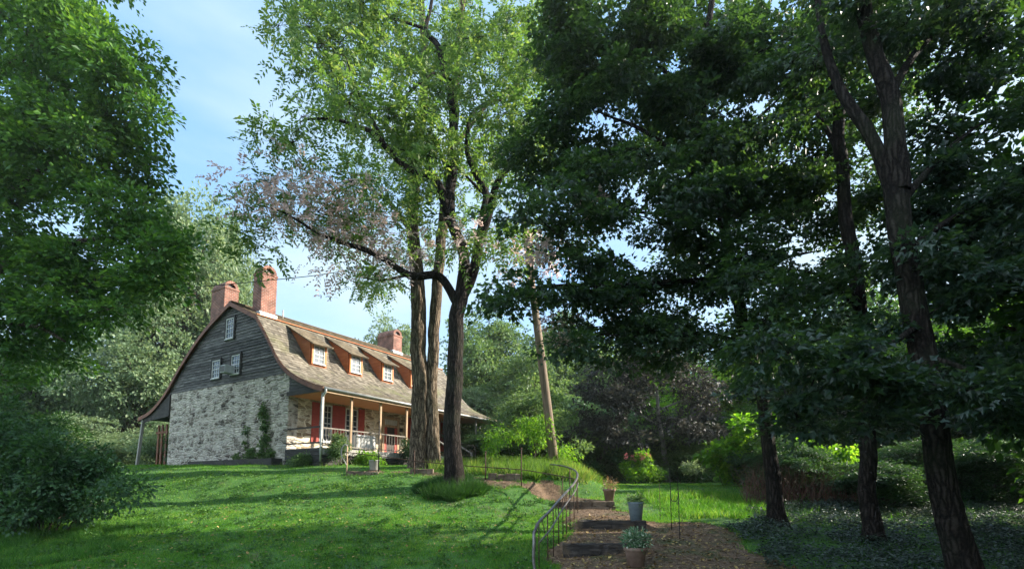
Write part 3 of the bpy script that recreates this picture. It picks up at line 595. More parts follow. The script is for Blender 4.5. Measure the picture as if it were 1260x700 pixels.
def window(parent, o, rx, n, wd, ht, cols, rows, frame=0.05, mat='white', pane='pane', casing=None, name='window'):
    """sash window: o = lower middle on the wall face, rx = along the wall, n = outwards (house metres)"""
    o = np.array(o, float); rx = np.array(rx, float); n = np.array(n, float); up = np.array((0, 0, 1.0)); bb = MB()
    def bar(x0, x1, z0, z1, d0, d1, m=0):
        bb.boxv(o + rx * (x0 + x1) / 2 + up * (z0 + z1) / 2 + n * (d0 + d1) / 2, rx * (x1 - x0) / 2, n * (d1 - d0) / 2, up * (z1 - z0) / 2, m)
    h2 = wd / 2
    bar(-h2, -h2 + frame, 0, ht, -0.02, 0.05); bar(h2 - frame, h2, 0, ht, -0.02, 0.05); bar(-h2 + frame, h2 - frame, 0, frame, -0.02, 0.048); bar(-h2 + frame, h2 - frame, ht - frame, ht, -0.02, 0.048)
    for i in range(1, cols):
        x = -h2 + frame + (wd - 2 * frame) * i / cols; bar(x - 0.012, x + 0.012, frame, ht - frame, 0.0, 0.03)
    for j in range(1, rows):
        z_ = frame + (ht - 2 * frame) * j / rows; e = 0.022 if j == rows // 2 else 0.012
        bar(-h2 + frame, h2 - frame, z_ - e, z_ + e, 0.002, 0.034)
    bar(-h2 - 0.04, h2 + 0.04, -0.05, -0.002, -0.02, 0.09)
    wo_ = bb.build(name, M[mat], parent)
    bb = MB(); bar(-h2 + frame * 0.6, h2 - frame * 0.6, frame * 0.6, ht - frame * 0.6, -0.015, 0.012); bb.build('pane', M[pane], wo_)
    if casing:
        bb = MB(); c = 0.10
        bar(-h2 - c, -h2 - 0.003, -0.08, ht + c, -0.02, 0.065); bar(h2 + 0.003, h2 + c, -0.08, ht + c, -0.02, 0.065); bar(-h2 - 0.003, h2 + 0.003, ht + 0.003, ht + c, -0.02, 0.064)
        bb.build('casing', M[casing], wo_)
    return wo_
GN, FN = (-1, 0, 0), (0, -1, 0)
for (t, z0, ww, hh) in ((4.78, 8.72, 0.66, 1.02), (5.82, 6.88, 0.70, 0.90), (4.12, 6.90, 0.70, 0.93)):
    window(house, (-0.045, t, z0 - HZ), (0, -1, 0), GN, ww, hh, 3, 4, 0.05, casing='darkboard')
# dormers
zf = lambda t: roof_z(t)
for i, uc in enumerate((1.86, 4.08, 6.30, 8.52)):
    t0, tend, zt = 0.60, 2.36, 8.30; zb = zf(t0); hw_ = 0.47; ze = zf(tend)
    ts = np.linspace(t0, tend, 10); poly = [(uc - hw_, t, zf(t) - 0.06 - HZ) for t in ts] + [(uc - hw_, tend, ze - 0.01 - HZ), (uc - hw_, t0, zt - HZ)]
    b = MB(); b.prism(poly, (2 * hw_, 0, 0)); dm = b.build('dormer', M['cheek'], house)
    b = MB(); sl = (ze - zt) / (tend - t0); e0 = t0 - 0.30
    b.prism([(uc - 0.58, e0, zt - 0.30 * sl + 0.005 - HZ), (uc - 0.58, tend + 0.12, ze + 0.12 * sl + 0.005 - HZ), (uc - 0.58, tend + 0.12, ze + 0.12 * sl + 0.055 - HZ), (uc - 0.58, e0, zt - 0.30 * sl + 0.055 - HZ)], (1.16, 0, 0))
    rr = np.random.default_rng(50 + i); L_ = math.hypot(tend - e0, (tend - e0) * sl); nr = 11
    for r_ in range(nr):
        u = uc - 0.6
        while u < uc + 0.59:
            wv = 0.1 + 0.12 * rr.random(); u1 = min(u + wv - 0.006, uc + 0.6); ta = e0 - 0.03 + r_ * 0.185; tb = min(ta + 0.22, tend + 0.14); th = 0.075 + 0.014 * rr.random()
            zz = lambda t: zt + (t - t0) * sl - HZ
            b.add([(u, ta, zz(ta) + th), (u1, ta, zz(ta) + th), (u1, tb, zz(tb) + 0.055), (u, tb, zz(tb) + 0.055), (u, ta, zz(ta) + 0.05), (u1, ta, zz(ta) + 0.05)], [(0, 1, 2, 3), (4, 5, 1, 0)])
            u += wv
    b.build('dormer_roof', M['shingle_dark'], dm)
    wn = window(dm, (uc, t0 - 0.005, 7.34 - HZ), (1, 0, 0), FN, 0.62, 0.86, 2, 4, 0.045, pane='pane_sky', casing='orange', name='dormer_window')
# chimneys with arched brick hoods
def chimney(u0, u1, t0, t1, zb, zt):
    b = MB(); b.box(u0, u1, t0, t1, zb - HZ, zt - HZ); b.box(u0 - 0.03, u1 + 0.03, t0 - 0.03, t1 + 0.03, zt - HZ + 0.002, zt - HZ + 0.09)
    ro = (u1 - u0) / 2 - 0.005; ri = ro - 0.15; uc = (u0 + u1) / 2; n = 14; zc = zt - HZ + 0.12; pts = []
    A = [(uc + ro * math.cos(a), zc + ro * math.sin(a)) for a in np.linspace(0, math.pi, n)]; B = [(uc + ri * math.cos(a), zc + ri * math.sin(a)) for a in np.linspace(0, math.pi, n)]
    for i in range(n - 1): b.prism([(A[i][0], t0 + 0.02, A[i][1]), (A[i + 1][0], t0 + 0.02, A[i + 1][1]), (B[i + 1][0], t0 + 0.02, B[i + 1][1]), (B[i][0], t0 + 0.02, B[i][1])], (0, t1 - t0 - 0.04, 0))
    b.box(u0 + 0.01, u1 - 0.01, t0 + 0.012, t1 - 0.012, zt - HZ + 0.085, zt - HZ + 0.122)
    o = b.build('chimney', M['brick'], house)
    b = MB(); b.prism([(uc + (ri + .01) * math.cos(a), t0 + 0.14, zc + (ri + .01) * math.sin(a)) for a in np.linspace(0, math.pi, n)], (0, t1 - t0 - 0.28, 0)); b.build('flue', M['door'], o)
    b = MB(); b.box(u0 - 0.05, u1 + 0.05, t0 - 0.06, t0 - 0.004, zf(t0) - HZ - 0.1, zf(t0) - HZ + 0.16); b.box(u0 - 0.05, u0 - 0.004, t0, t1, zf(t0) - HZ - 0.1, zf(t0) - HZ + 0.2)
    b.build('flashing', M['gutter'], o)
chimney(0.42, 1.20, 3.12, 3.82, 8.8, 11.84)
chimney(0.33, 1.05, 6.2, 7.45, 8.6, 11.72)
chimney(10.42, 11.2, 4.3, 5.8, 9.2, 11.5)
b = MB(); b.tube([(2.3, 4.2, 10.2 - HZ), (2.3, 4.2, 10.75 - HZ)], (0.04, 0.04), 8); b.build('vent_pipe', M['gutter'], house)
# porch
DZ = 3.16
b = MB(); b.box(-0.05, 13.0, -2.28, -0.003, DZ - 0.06 - HZ, DZ - HZ)
for i in range(14): pass
b.build('porch_deck', M['greywood'], house)
b = MB(); b.box(-0.06, 13.02, -2.32, -2.285, DZ - 0.28 - HZ, DZ - 0.01 - HZ); b.build('deck_fascia', M['greywood'], house)
b = MB()
for i in range(5): b.box(-0.075 - 0.004 * i, -0.052 - 0.004 * i, -2.28, 0.0, DZ - 0.15 * (i + 1) - HZ, DZ - 0.15 * i - 0.015 - HZ)
for i in range(5): b.box(0.0, 13.0, -2.26 + 0.004 * i, -2.24 + 0.004 * i, DZ - 0.29 - 0.14 * (i + 1) - HZ, DZ - 0.29 - 0.14 * i - 0.02 - HZ)
b.build('porch_skirting', M['darkboard'], house)
b = MB(); b.box(-0.10, 13.1, -2.40, -0.004, 5.48 - HZ, 5.52 - HZ)
for i in range(16): b.box(-0.10, 13.1, -2.38 + i * 0.148, -2.38 + i * 0.148 + 0.135, 5.465 - HZ, 5.478 - HZ)
b.build('porch_ceiling', M['soffit'], house)
b = MB(); b.box(-0.12, 13.15, -2.46, -2.28, 5.40 - HZ, 5.475 - HZ + 0.05); b.build('porch_beam', M['browntimber'], house)
b = MB(); b.box(-0.14, -0.09, -2.40, -0.02, 5.44 - HZ, 5.62 - HZ); b.build('end_beam', M['darkboard'], house)
b = MB(); b.tube([(-0.15, -2.53, 5.55 - HZ), (13.22, -2.53, 5.50 - HZ)], (0.055, 0.055), 8)
b.tube(smooth_path([(-0.10, -2.53, 5.52 - HZ), (-0.10, -2.52, 5.40 - HZ), (-0.10, -2.38, 5.24 - HZ), (-0.10, -2.34, 5.0 - HZ), (-0.10, -2.34, 2.6 - HZ)], 4), (0.045,), 8)
b.build('gutter', M['gutter'], house)
for u, mt in ((0.02, 'greywood'), (1.50, 'browntimber'), (3.20, 'browntimber'), (4.92, 'browntimber'), (6.75, 'browntimber'), (8.7, 'browntimber'), (10.75, 'greywood'), (12.92, 'greywood')):
    b = MB(); b.box(u - 0.045, u + 0.045, -2.25, -2.16, DZ - HZ if u > 0.1 else -0.3, 5.42 - HZ); b.build('porch_post', M[mt], house)
b = MB(); b.box(12.87, 12.98, -1.0, -0.9, DZ - HZ, 5.45 - HZ); b.build('porch_post', M['greywood'], house)
# porch rails
def rail(p, q, hts, balus, mat, name='porch_rail'):
    b = MB()
    for h_, wv in hts: b.beam((p[0], p[1], p[2] + h_), (q[0], q[1], q[2] + h_), wv, wv * 0.9)
    for i in range(1, balus):
        f = i / balus; b.beam((p[0] + (q[0] - p[0]) * f, p[1] + (q[1] - p[1]) * f, p[2] + hts[-1][0]), (p[0] + (q[0] - p[0]) * f, p[1] + (q[1] - p[1]) * f, p[2] + hts[0][0]), 0.014, 0.014, up=(1, 0, 0))
    return b.build(name, M[mat], house)
rail((0.0, -0.05, DZ - HZ), (0.0, -2.15, DZ - HZ), ((0.86, 0.07), (0.22, 0.06)), 1, 'darkboard')
rail((0.08, -2.2, DZ - HZ), (1.44, -2.2, DZ - HZ), ((0.82, 0.055), (0.10, 0.045)), 9, 'railwood')
rail((1.56, -2.2, DZ - HZ), (3.14, -2.2, DZ - HZ), ((0.82, 0.055), (0.10, 0.045)), 9, 'railwood')
rail((3.26, -2.2, DZ - HZ), (4.86, -2.2, DZ - HZ), ((0.82, 0.055), (0.10, 0.045)), 9, 'railwood')
rail((8.8, -2.2, DZ - HZ), (10.7, -2.2, DZ - HZ), ((0.80, 0.055), (0.10, 0.045)), 10, 'railwood')
rail((10.8, -2.2, DZ - HZ), (12.86, -2.2, DZ - HZ), ((0.80, 0.055), (0.10, 0.045)), 10, 'railwood')
b = MB()
for i in range(4): b.box(7.1, 8.4, -2.62 - 0.3 * i, -2.33 - 0.3 * i, DZ - 0.16 * (i + 1) - 0.05 - HZ, DZ - 0.16 * (i + 1) - HZ)
for u in (7.1, 8.4): b.prism([(u - 0.03, -2.33, DZ - 0.05 - HZ), (u - 0.03, -3.6, DZ - 0.75 - HZ), (u - 0.03, -3.6, DZ - 1.0 - HZ), (u - 0.03, -2.33, DZ - 0.6 - HZ)], (0.05, 0, 0))
b.build('porch_steps', M['greywood'], house)
b = MB()
for u in (7.07, 8.45): b.beam((u, -2.3, DZ + 0.85 - HZ), (u, -3.6, DZ + 0.15 - HZ), 0.06, 0.06); b.box(u - 0.04, u + 0.04, -3.62, -3.54, -0.1, DZ + 0.15 - HZ)
b.build('step_rail', M['greywood'], house)
# front windows, shutters, door
FY = -0.003
for uc, ww in ((1.91, 0.66), (3.40, 0.76), (8.02, 0.76), (9.72, 0.76)):
    window(house, (uc, FY, 3.62 - HZ), (1, 0, 0), FN, ww, 1.72, 3, 6, 0.06)
def shutter(u, z0=3.58, z1=5.38, wd=0.38):
    b = MB(); b.box(u - wd / 2, u + wd / 2, -0.055, -0.012, z0 - HZ, z1 - HZ)
    for j in range(3): b.box(u - wd / 2 + 0.06, u + wd / 2 - 0.06, -0.068, -0.057, z0 + 0.08 + j * 0.57 - HZ, z0 + 0.56 + j * 0.57 - HZ)
    b.build('shutter', M['shutter'], house)
for u in (1.35, 2.46, 2.80, 4.02, 7.42, 8.62, 9.13, 10.32): shutter(u)
b = MB(); b.box(5.42, 5.55, -0.09, -0.004, DZ - HZ, 5.2 - HZ); b.box(6.5, 6.63, -0.09, -0.004, DZ - HZ, 5.2 - HZ); b.box(5.55, 6.5, -0.088, -0.004, 5.1 - HZ, 5.2 - HZ); b.box(5.55, 6.5, -0.086, -0.004, 4.68 - HZ, 4.78 - HZ)
df = b.build('door_frame', M['browntimber'], house)
b = MB(); b.box(5.55, 6.5, -0.035, -0.01, DZ - HZ, 4.68 - HZ); dr = b.build('door', M['door'], house)
b = MB(); b.box(5.55, 5.75, -0.06, -0.037, DZ + 0.2 - HZ, 4.66 - HZ); b.box(6.32, 6.5, -0.06, -0.037, DZ + 0.2 - HZ, 4.66 - HZ); b.build('door_leaf', M['shutter'], dr)
b = MB()
for i in range(6): b.box(5.55 + i * 0.158 + 0.02, 5.55 + i * 0.158 + 0.138, -0.05, -0.02, 4.81 - HZ, 5.07 - HZ)
b.build('transom', M['white'], house)
b = MB(); b.box(6.68, 6.95, -0.03, -0.004, 4.5 - HZ, 4.72 - HZ); b.build('wall_plaque', M['door'], house)
b = MB(); b.box(10.62, 12.08, -0.03, -0.004, DZ - HZ, 5.45 - HZ); b.build('end_panel', M['soffit'], house)
# rear lean-to: slanting post, rails and trellis
b = MB(); b.beam((-0.08, 13.55, -0.2), (-0.08, 13.10, 5.30 - HZ), 0.13, 0.13, up=(1, 0, 0)); b.build('lean_to_post', M['greywood'], house)
b = MB()
for t in (11.4, 11.9, 12.3): b.box(0.4, 0.46, t, t + 0.16, -0.1, 5.0 - HZ)
b.box(0.38, 0.44, 11.3, 12.6, 2.0, 2.12)
b.build('lean_to_boards', M['barge'], house)
b = MB(); b.prism([(-0.10, 10.22, 5.3 - HZ), (-0.10, 13.3, 5.12 - HZ), (-0.10, 13.4, 5.38 - HZ), (-0.10, 12.07, 5.66 - HZ), (-0.10, 10.22, 6.5 - HZ)], (0.06, 0, 0)); b.build('lean_to_gable', M['darkboard'], house)
b = MB(); b.box(-0.55, -0.06, 0.2, 7.0, -0.4, 0.28); b.build('cellar_bulkhead', M['darkboard'], house)
# window air conditioner
ac = tag(empty('air_conditioner', hw(-0.3, 4.42, 6.93), HROT), 'small boxy air conditioner sticking out of the gable window', 'air conditioner')
b = MB(); b.box(-0.22, 0.24, -0.20, 0.20, 0, 0.36); cs_ = b.build('case', M['acbox'], ac)
b = MB()
for i in range(7): b.box(-0.235, -0.222, -0.17, 0.17, 0.04 + i * 0.042, 0.062 + i * 0.042)
b.build('grille', M['door'], ac)
# ------------------------------------------------------------------ the trees in front
def g3(x, y, dz=0.0): return np.array([x, y, float(gz(x, y)) + dz])
def gpx(px, Y): p = P(px, 595, Y); return g3(p[0], Y)
def frond_leafer(n, size=0.15, pairs=6, flen=0.5): return lambda cr, c, r: cr.fronds(c, r, n, pairs, flen, size)
def spray_leafer(n, per, size, spr, shape='rhomb', asp=0.75, tilt=0.35, droop=0.35, flat=0.05): return lambda cr, c, r: cr.sprays(c, r, n, per, size, spr, flat, tilt, droop, shape, asp)

# feathery tree on the lawn
bp_ = gpx(557, 17.3)
T1 = [([bp_ - (0, 0, 0.25), bp_ + (0.0, 0, 0.35)] + px_path([(556, 545, 17.3), (559, 470, 17.3), (561, 410, 17.3), (566, 362, 17.3)]), (0.38, 0.33, 0.295, 0.275, 0.265, 0.26))]
L1 = [(px_path([(566, 366, 17.3), (572, 330, 17.2), (566, 295, 17.0), (551, 265, 16.8), (543, 235, 16.6), (532, 218, 16.4), (501, 207, 16.0), (475, 180, 15.6), (457, 163, 15.2), (434, 154, 14.9), (408, 146, 14.6), (374, 147, 14.3)]), (0.22, 0.20, 0.17, 0.14, 0.11, 0.08, 0.05, 0.03)),
      (px_path([(566, 370, 17.3), (584, 330, 17.4), (590, 292, 17.6), (597, 242, 17.9), (584, 211, 18.2), (575, 185, 18.4), (578, 146, 18.6), (599, 126, 18.8), (622, 120, 19.1), (650, 90, 19.5)]), (0.20, 0.17, 0.14, 0.11, 0.08, 0.05, 0.03)),
      (px_path([(588, 305, 17.6), (600, 262, 17.4), (611, 226, 17.1), (640, 190, 16.7), (661, 160, 16.3), (676, 153, 16.0), (705, 120, 15.6)]), (0.16, 0.14, 0.12, 0.09, 0.05, 0.03)),
      (px_path([(563, 376, 17.3), (540, 340, 17.1), (506, 339, 16.7), (475, 321, 16.4), (450, 308, 16.0), (419, 298, 15.7), (390, 286, 15.4), (350, 262, 15.1), (315, 252, 14.9)]), (0.17, 0.14, 0.11, 0.09, 0.06, 0.035, 0.018)),
      (px_path([(475, 182, 15.6), (458, 145, 15.4), (440, 113, 15.1), (425, 70, 14.9)]), (0.07, 0.05, 0.03, 0.015)),
      (px_path([(551, 265, 16.8), (556, 200, 17.0), (556, 120, 17.3), (547, 90, 17.4), (537, 57, 17.5), (524, 36, 17.6), (532, -5, 17.7), (528, -60, 17.9)]), (0.19, 0.16, 0.14, 0.12, 0.09, 0.06, 0.04)),
      (px_path([(557, 100, 17.3), (530, 92, 17.0), (501, 118, 16.6), (488, 141, 16.3), (470, 150, 16.0)]), (0.09, 0.07, 0.045, 0.02)),
      (px_path([(524, 36, 17.6), (470, 20, 17.0), (430, 30, 16.6), (390, 60, 16.1)]), (0.06, 0.04, 0.03, 0.015)),
      (px_path([(597, 240, 17.9), (560, 205, 17.7), (520, 190, 17.3), (480, 182, 17.1)]), (0.06, 0.04, 0.03, 0.015))]
B1 = [(350, 100, 36, 40, .55, 15, .9), (365, 45, 48, 44, .6, 15.6, 1), (330, 150, 24, 26, .5, 14.6, .6), (400, 5, 60, 40, .6, 16, 1.2), (345, 235, 42, 20, .5, 15.3, .5), (305, 265, 30, 20, .6, 15.1, .5), (372, 278, 40, 22, .5, 15.8, .5), (420, 262, 50, 30, .6, 16.5, .7), (462, 282, 48, 36, .8, 16.9, .8), (480, 340, 36, 12, .4, 16.9, .5), (300, 305, 22, 12, .35, 15.1, .4),
      (348, 150, 34, 38, .9, 14.4, .6), (388, 118, 46, 34, .9, 14.8, .8), (400, 60, 50, 40, .8, 15.6, 1), (446, 95, 48, 46, 1, 15.4, 1), (430, 200, 38, 26, .7, 15.2, .8), (470, 225, 50, 32, .8, 16, 1), (500, 160, 52, 44, .9, 16.4, 1.2),
      (540, 215, 55, 48, .8, 17.4, 1.6), (550, 130, 62, 58, .8, 17.4, 1.8), (600, 180, 60, 60, .9, 18, 1.6), (640, 120, 52, 58, 1, 18.2, 1.6), (655, 205, 36, 38, .8, 17, 1.2), (610, 260, 44, 40, .8, 17.4, 1.4), (540, 290, 52, 36, .7, 17, 1.4), (520, 60, 70, 50, .9, 17.4, 1.6), (590, 40, 60, 50, .9, 18, 1.5), (668, 55, 48, 50, .9, 18.5, 1.5), (520, -30, 150, 40, .6, 17.4, 3), (440, 20, 50, 40, .8, 16.6, 1), (620, 305, 36, 24, .6, 17.2, 1)]
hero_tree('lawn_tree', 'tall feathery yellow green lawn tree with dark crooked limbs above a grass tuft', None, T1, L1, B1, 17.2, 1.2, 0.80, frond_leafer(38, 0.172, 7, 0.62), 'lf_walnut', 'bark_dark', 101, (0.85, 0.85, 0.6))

lt = bpy.data.objects['lawn_tree']; lb = np.array(lt.location); cr = Crown(131)  # added pink leaves imitate sky light fringing the foliage
for c in blob_centres(cr.r, [(330, 240, 46, 20, 1.1, 14.7, .4), (372, 265, 40, 24, 1.1, 15.0, .4), (410, 238, 40, 20, 1, 15.4, .4), (430, 280, 40, 24, 1, 15.6, .5), (350, 222, 40, 14, .9, 14.8, .4), (420, 335, 30, 14, .8, 15.9, .4), (310, 255, 34, 18, .8, 14.5, .4), (460, 300, 34, 20, .7, 15.8, .4), (655, 300, 24, 18, .9, 16.6, .6), (640, 312, 22, 20, .9, 16.8, .7), (600, 290, 24, 20, .6, 17, .7), (500, 300, 30, 30, .5, 16.4, .6)], 15.5, 0.6, 1.15): cr.fronds(c, np.array((0.85, 0.85, 0.55)), 28, 7, 0.6, 0.14)
tag(cr.build('fringe_sprays', [M['lf_fringe']], lt, lb), 'pink leaf sprays standing in for sky glow fringing the lower boughs')

# twin trunks nearer the porch
bq = gpx(516, 20.0); br_ = gpx(534, 20.15)
T2 = [([bq - (0, 0, 0.3)] + px_path([(515, 560, 20), (517, 480, 20), (515, 400, 20), (513, 340, 20.1), (508, 280, 20.3), (512, 200, 20.5), (522, 100, 20.7), (518, -20, 20.9)]), (0.38, 0.34, 0.315, 0.30, 0.27, 0.23, 0.19, 0.14)),
      ([br_ - (0, 0, 0.3)] + px_path([(533, 555, 20.1), (531, 480, 20.1), (534, 410, 20.1), (538, 350, 20.1), (546, 270, 20.2), (558, 170, 20.3), (562, 80, 20.4), (575, -40, 20.6)]), (0.32, 0.26, 0.235, 0.225, 0.21, 0.18, 0.15, 0.10))]
L2 = [(px_path([(509, 290, 20.3), (480, 250, 20.6), (450, 230, 21)]), (0.12, 0.08, 0.03)), (px_path([(512, 200, 20.5), (470, 150, 20.8), (430, 130, 21.2)]), (0.12, 0.08, 0.03)), (px_path([(558, 180, 20.3), (610, 120, 20.6), (660, 90, 21)]), (0.12, 0.08, 0.03)), (px_path([(513, 335, 20.1), (470, 345, 20.3), (440, 340, 20.6)]), (0.08, 0.05, 0.02))]
B2 = [(470, 60, 70, 60, .8), (550, 60, 80, 70, .8), (630, 60, 60, 60, .8), (520, -40, 140, 50, .5), (490, 200, 60, 60, .7), (440, 240, 50, 40, .6), (560, 200, 60, 60, .6), (480, 310, 45, 35, .6), (455, 352, 34, 16, .5), (540, 310, 40, 30, .5), (640, 170, 44, 50, .6), (420, 130, 50, 50, .6), (600, 270, 40, 30, .5)]
hero_tree('twin_trunk_tree', 'tall tree with two close tan furrowed trunks standing before the porch', None, T2, L2, B2, 20.6, 1.8, 0.6, frond_leafer(40, 0.17, 7, 0.6), 'lf_walnut2', 'bark_pale', 151, (0.95, 0.95, 0.65))

# big tree at the left edge
bl_ = gpx(-95, 15.2)
T3 = [([bl_ - (0, 0, 0.3)] + px_path([(-95, 480, 15.2), (-80, 300, 15.3), (-50, 160, 15.4), (-20, 40, 15.5), (0, -90, 15.6)]), (0.6, 0.5, 0.42, 0.34, 0.25, 0.14))]
L3 = [(px_path([(-80, 330, 15.3), (-10, 260, 14.6), (60, 200, 14.2), (120, 150, 14.0)]), (0.2, 0.14, 0.08, 0.03)), (px_path([(-85, 380, 15.3), (0, 330, 14.8), (90, 300, 14.4), (170, 290, 14.3)]), (0.2, 0.14, 0.08, 0.03)), (px_path([(-60, 180, 15.4), (0, 90, 14.8), (70, 40, 14.6)]), (0.15, 0.1, 0.03)), (px_path([(-88, 430, 15.2), (-30, 400, 14.6), (40, 400, 14.0), (80, 420, 13.8)]), (0.12, 0.08, 0.03)), (px_path([(-80, 330, 15.3), (0, 230, 16.4), (80, 130, 17)]), (0.15, 0.1, 0.03))]
B3 = [(50, 30, 80, 50, 1), (118, 45, 40, 42, 1), (152, 70, 34, 34, 1), (166, 118, 20, 26, .9), (95, 130, 70, 55, 1), (160, 165, 34, 30, .9), (196, 190, 20, 20, .7), (60, 215, 80, 60, 1), (140, 235, 44, 34, 1), (150, 285, 40, 30, .8), (190, 300, 40, 30, .9), (215, 320, 16, 16, .6), (50, 310, 70, 46, .8), (130, 335, 60, 26, .8), (165, 360, 40, 26, .7), (30, 390, 50, 40, .7), (80, 412, 30, 22, .6), (30, 465, 34, 22, .6), (110, 370, 40, 20, .9), (60, 372, 50, 24, 1), (15, 425, 36, 24, .7), (70, 445, 24, 18, .5), (30, 350, 40, 24, .8), (-70, 180, 110, 220, .35), (20, 120, 60, 60, .8), (10, -40, 150, 40, .5)]
hero_tree('broadleaf_tree', 'huge dense mid green tree filling the left edge above the dark shrubbery', None, T3, L3, B3, 14.8, 1.9, 2.0, spray_leafer(20, 28, 0.15, 0.42, asp=0.62, tilt=0.5), 'lf_left', 'bark', 201, (0.75, 0.75, 0.5))

# dark maple to the right of the steps
bm_ = gpx(954, 14.0)
T4 = [([bm_ - (0, 0, 0.25), bm_ + (0, 0, 0.25)] + px_path([(948, 570, 14), (938, 490, 14), (921, 425, 14), (905, 355, 13.9), (889, 268, 13.8), (874, 205, 13.7), (864, 140, 13.6), (870, 60, 13.6), (880, -40, 13.6)]), (0.29, 0.215, 0.18, 0.168, 0.158, 0.15, 0.14, 0.12, 0.10, 0.075))]
L4 = [(px_path([(905, 352, 13.9), (850, 346, 13.2), (790, 350, 12.6), (730, 352, 12.2), (680, 352, 12.0), (625, 362, 11.8)]), (0.13, 0.10, 0.08, 0.06, 0.035, 0.015)),
      (px_path([(886, 262, 13.8), (845, 205, 13.4), (790, 160, 13.0), (740, 140, 12.7)]), (0.12, 0.09, 0.05, 0.02)), (px_path([(874, 210, 13.7), (920, 160, 13.9), (960, 120, 14.2)]), (0.1, 0.07, 0.02)),
      (px_path([(897, 310, 13.9), (840, 270, 14.4), (780, 260, 14.9), (720, 255, 15.3)]), (0.1, 0.07, 0.04, 0.02)), (px_path([(921, 425, 14), (870, 410, 13.4), (810, 415, 12.9), (750, 412, 12.6)]), (0.09, 0.06, 0.04, 0.015)), (px_path([(866, 150, 13.6), (820, 90, 13.2), (770, 50, 12.9)]), (0.1, 0.06, 0.02)), (px_path([(905, 355, 13.9), (960, 320, 13.4), (1000, 310, 13)]), (0.09, 0.06, 0.02))]
B4 = [(760, 50, 70, 50, .9), (850, 40, 70, 55, 1), (930, 50, 60, 55, 1), (725, 110, 44, 34, .8), (800, 130, 70, 50, .9), (890, 130, 66, 55, 1), (950, 190, 46, 40, .8), (840, 215, 72, 34, 1), (735, 215, 44, 22, .7), (660, 232, 36, 20, .7, 12.6), (700, 265, 56, 24, .8), (790, 258, 56, 22, .8), (880, 262, 60, 34, 1), (940, 290, 40, 36, .9), (885, 315, 44, 22, .8), (1000, 180, 30, 60, .5), (660, 300, 40, 14, .5, 12.4),
      (625, 362, 34, 14, 1.1, 11.9, .6), (672, 358, 46, 18, 1.2, 12.1, .8), (735, 356, 50, 20, 1.2, 12.4, .9), (800, 352, 50, 22, 1.1, 12.8, 1), (860, 352, 50, 28, 1, 13.2, 1), (930, 360, 50, 26, 1, 13.6, 1.2), (760, 404, 50, 24, 1, 12.8, .9), (815, 418, 48, 28, 1, 13, .9), (712, 408, 30, 20, .8, 12.6, .8), (662, 424, 40, 10, .6, 12.4, .6), (860, 405, 44, 26, .9, 13.2, 1), (780, 440, 40, 12, .6, 12.8, .7), (696, 196, 36, 22, .9), (660, 190, 34, 24, .7, 13), (705, 150, 40, 26, .8), (770, 195, 54, 26, 1), (640, 262, 34, 14, .8, 12.5), (725, 292, 44, 12, .9), (700, 322, 34, 10, .7, 12.6), (700, 45, 44, 46, .9), (690, 245, 40, 20, .9), (840, 300, 36, 18, .9), (905, 220, 50, 30, .9), (860, 170, 50, 36, .8), (730, 330, 40, 10, .8), (920, 420, 36, 30, .9, 13.6, .9)]
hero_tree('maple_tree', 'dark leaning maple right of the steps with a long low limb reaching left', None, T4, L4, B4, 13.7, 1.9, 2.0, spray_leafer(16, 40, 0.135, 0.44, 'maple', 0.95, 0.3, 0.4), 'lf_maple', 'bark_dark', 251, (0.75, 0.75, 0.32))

mt_ = bpy.data.objects['maple_tree']; mb_ = np.array(mt_.location); cr = Crown(261)  # more pink leaves added for the sky fringe under the limb
for c in blob_centres(cr.r, [(700, 385, 24, 16, 1, 12.6, .6), (690, 410, 22, 14, 1, 12.6, .6), (780, 372, 18, 10, .8, 12.9, .6), (650, 305, 26, 12, .8, 12.6, .5), (720, 265, 30, 10, .6, 13, .8)], 12.6, 0.6, 2.2): cr.sprays(c, np.array((0.45, 0.45, 0.3)), 8, 26, 0.11, 0.35, 0.05, 0.3, 0.4, 'maple', 0.9)
tag(cr.build('fringe_sprays', [M['lf_fringe']], mt_, mb_), 'pink leaves standing in for sky glow below the long low limb')

# slim trunk and the big forked tree
bs_ = gpx(1070, 12.0)
T5 = [([bs_ - (0, 0, 0.25), bs_ + (0, 0, 0.25)] + px_path([(1069, 590, 12), (1066, 480, 12), (1055, 375, 12), (1044, 280, 12), (1035, 185, 12), (1025, 95, 12), (1004, 5, 12), (985, -80, 12.1)]), (0.27, 0.20, 0.175, 0.16, 0.15, 0.145, 0.13, 0.11, 0.085))]
L5 = [(px_path([(1035, 190, 12), (1000, 130, 12.6), (960, 90, 13)]), (0.07, 0.05, 0.02)), (px_path([(1025, 100, 12), (1060, 40, 12.5), (1090, 0, 13)]), (0.07, 0.05, 0.02)), (px_path([(1055, 380, 12), (1010, 340, 11.5), (960, 330, 11.2)]), (0.06, 0.04, 0.015))]
B5 = [(1000, 60, 50, 50, .6), (960, 110, 40, 40, .6), (1040, 30, 50, 50, .6), (990, 150, 34, 30, .5), (975, 335, 60, 28, .9, 11.4, .9), (1030, 345, 44, 30, .8, 11.2, .9), (1000, 380, 60, 24, .9, 11.2, .9), (990, 270, 40, 40, .9, 13.5, 1), (1000, -30, 70, 40, .6), (1005, 200, 40, 40, 1, 14, 1), (1075, 250, 36, 50, .9, 14, 1), (1000, 130, 44, 40, 1, 14, 1), (1080, 150, 36, 40, .9, 14, 1), (1060, 330, 36, 30, .9, 14, 1), (1030, 270, 36, 30, .8, 14, 1), (1120, 90, 40, 40, .8, 14, 1), (1040, 60, 44, 40, .8, 14, 1)]
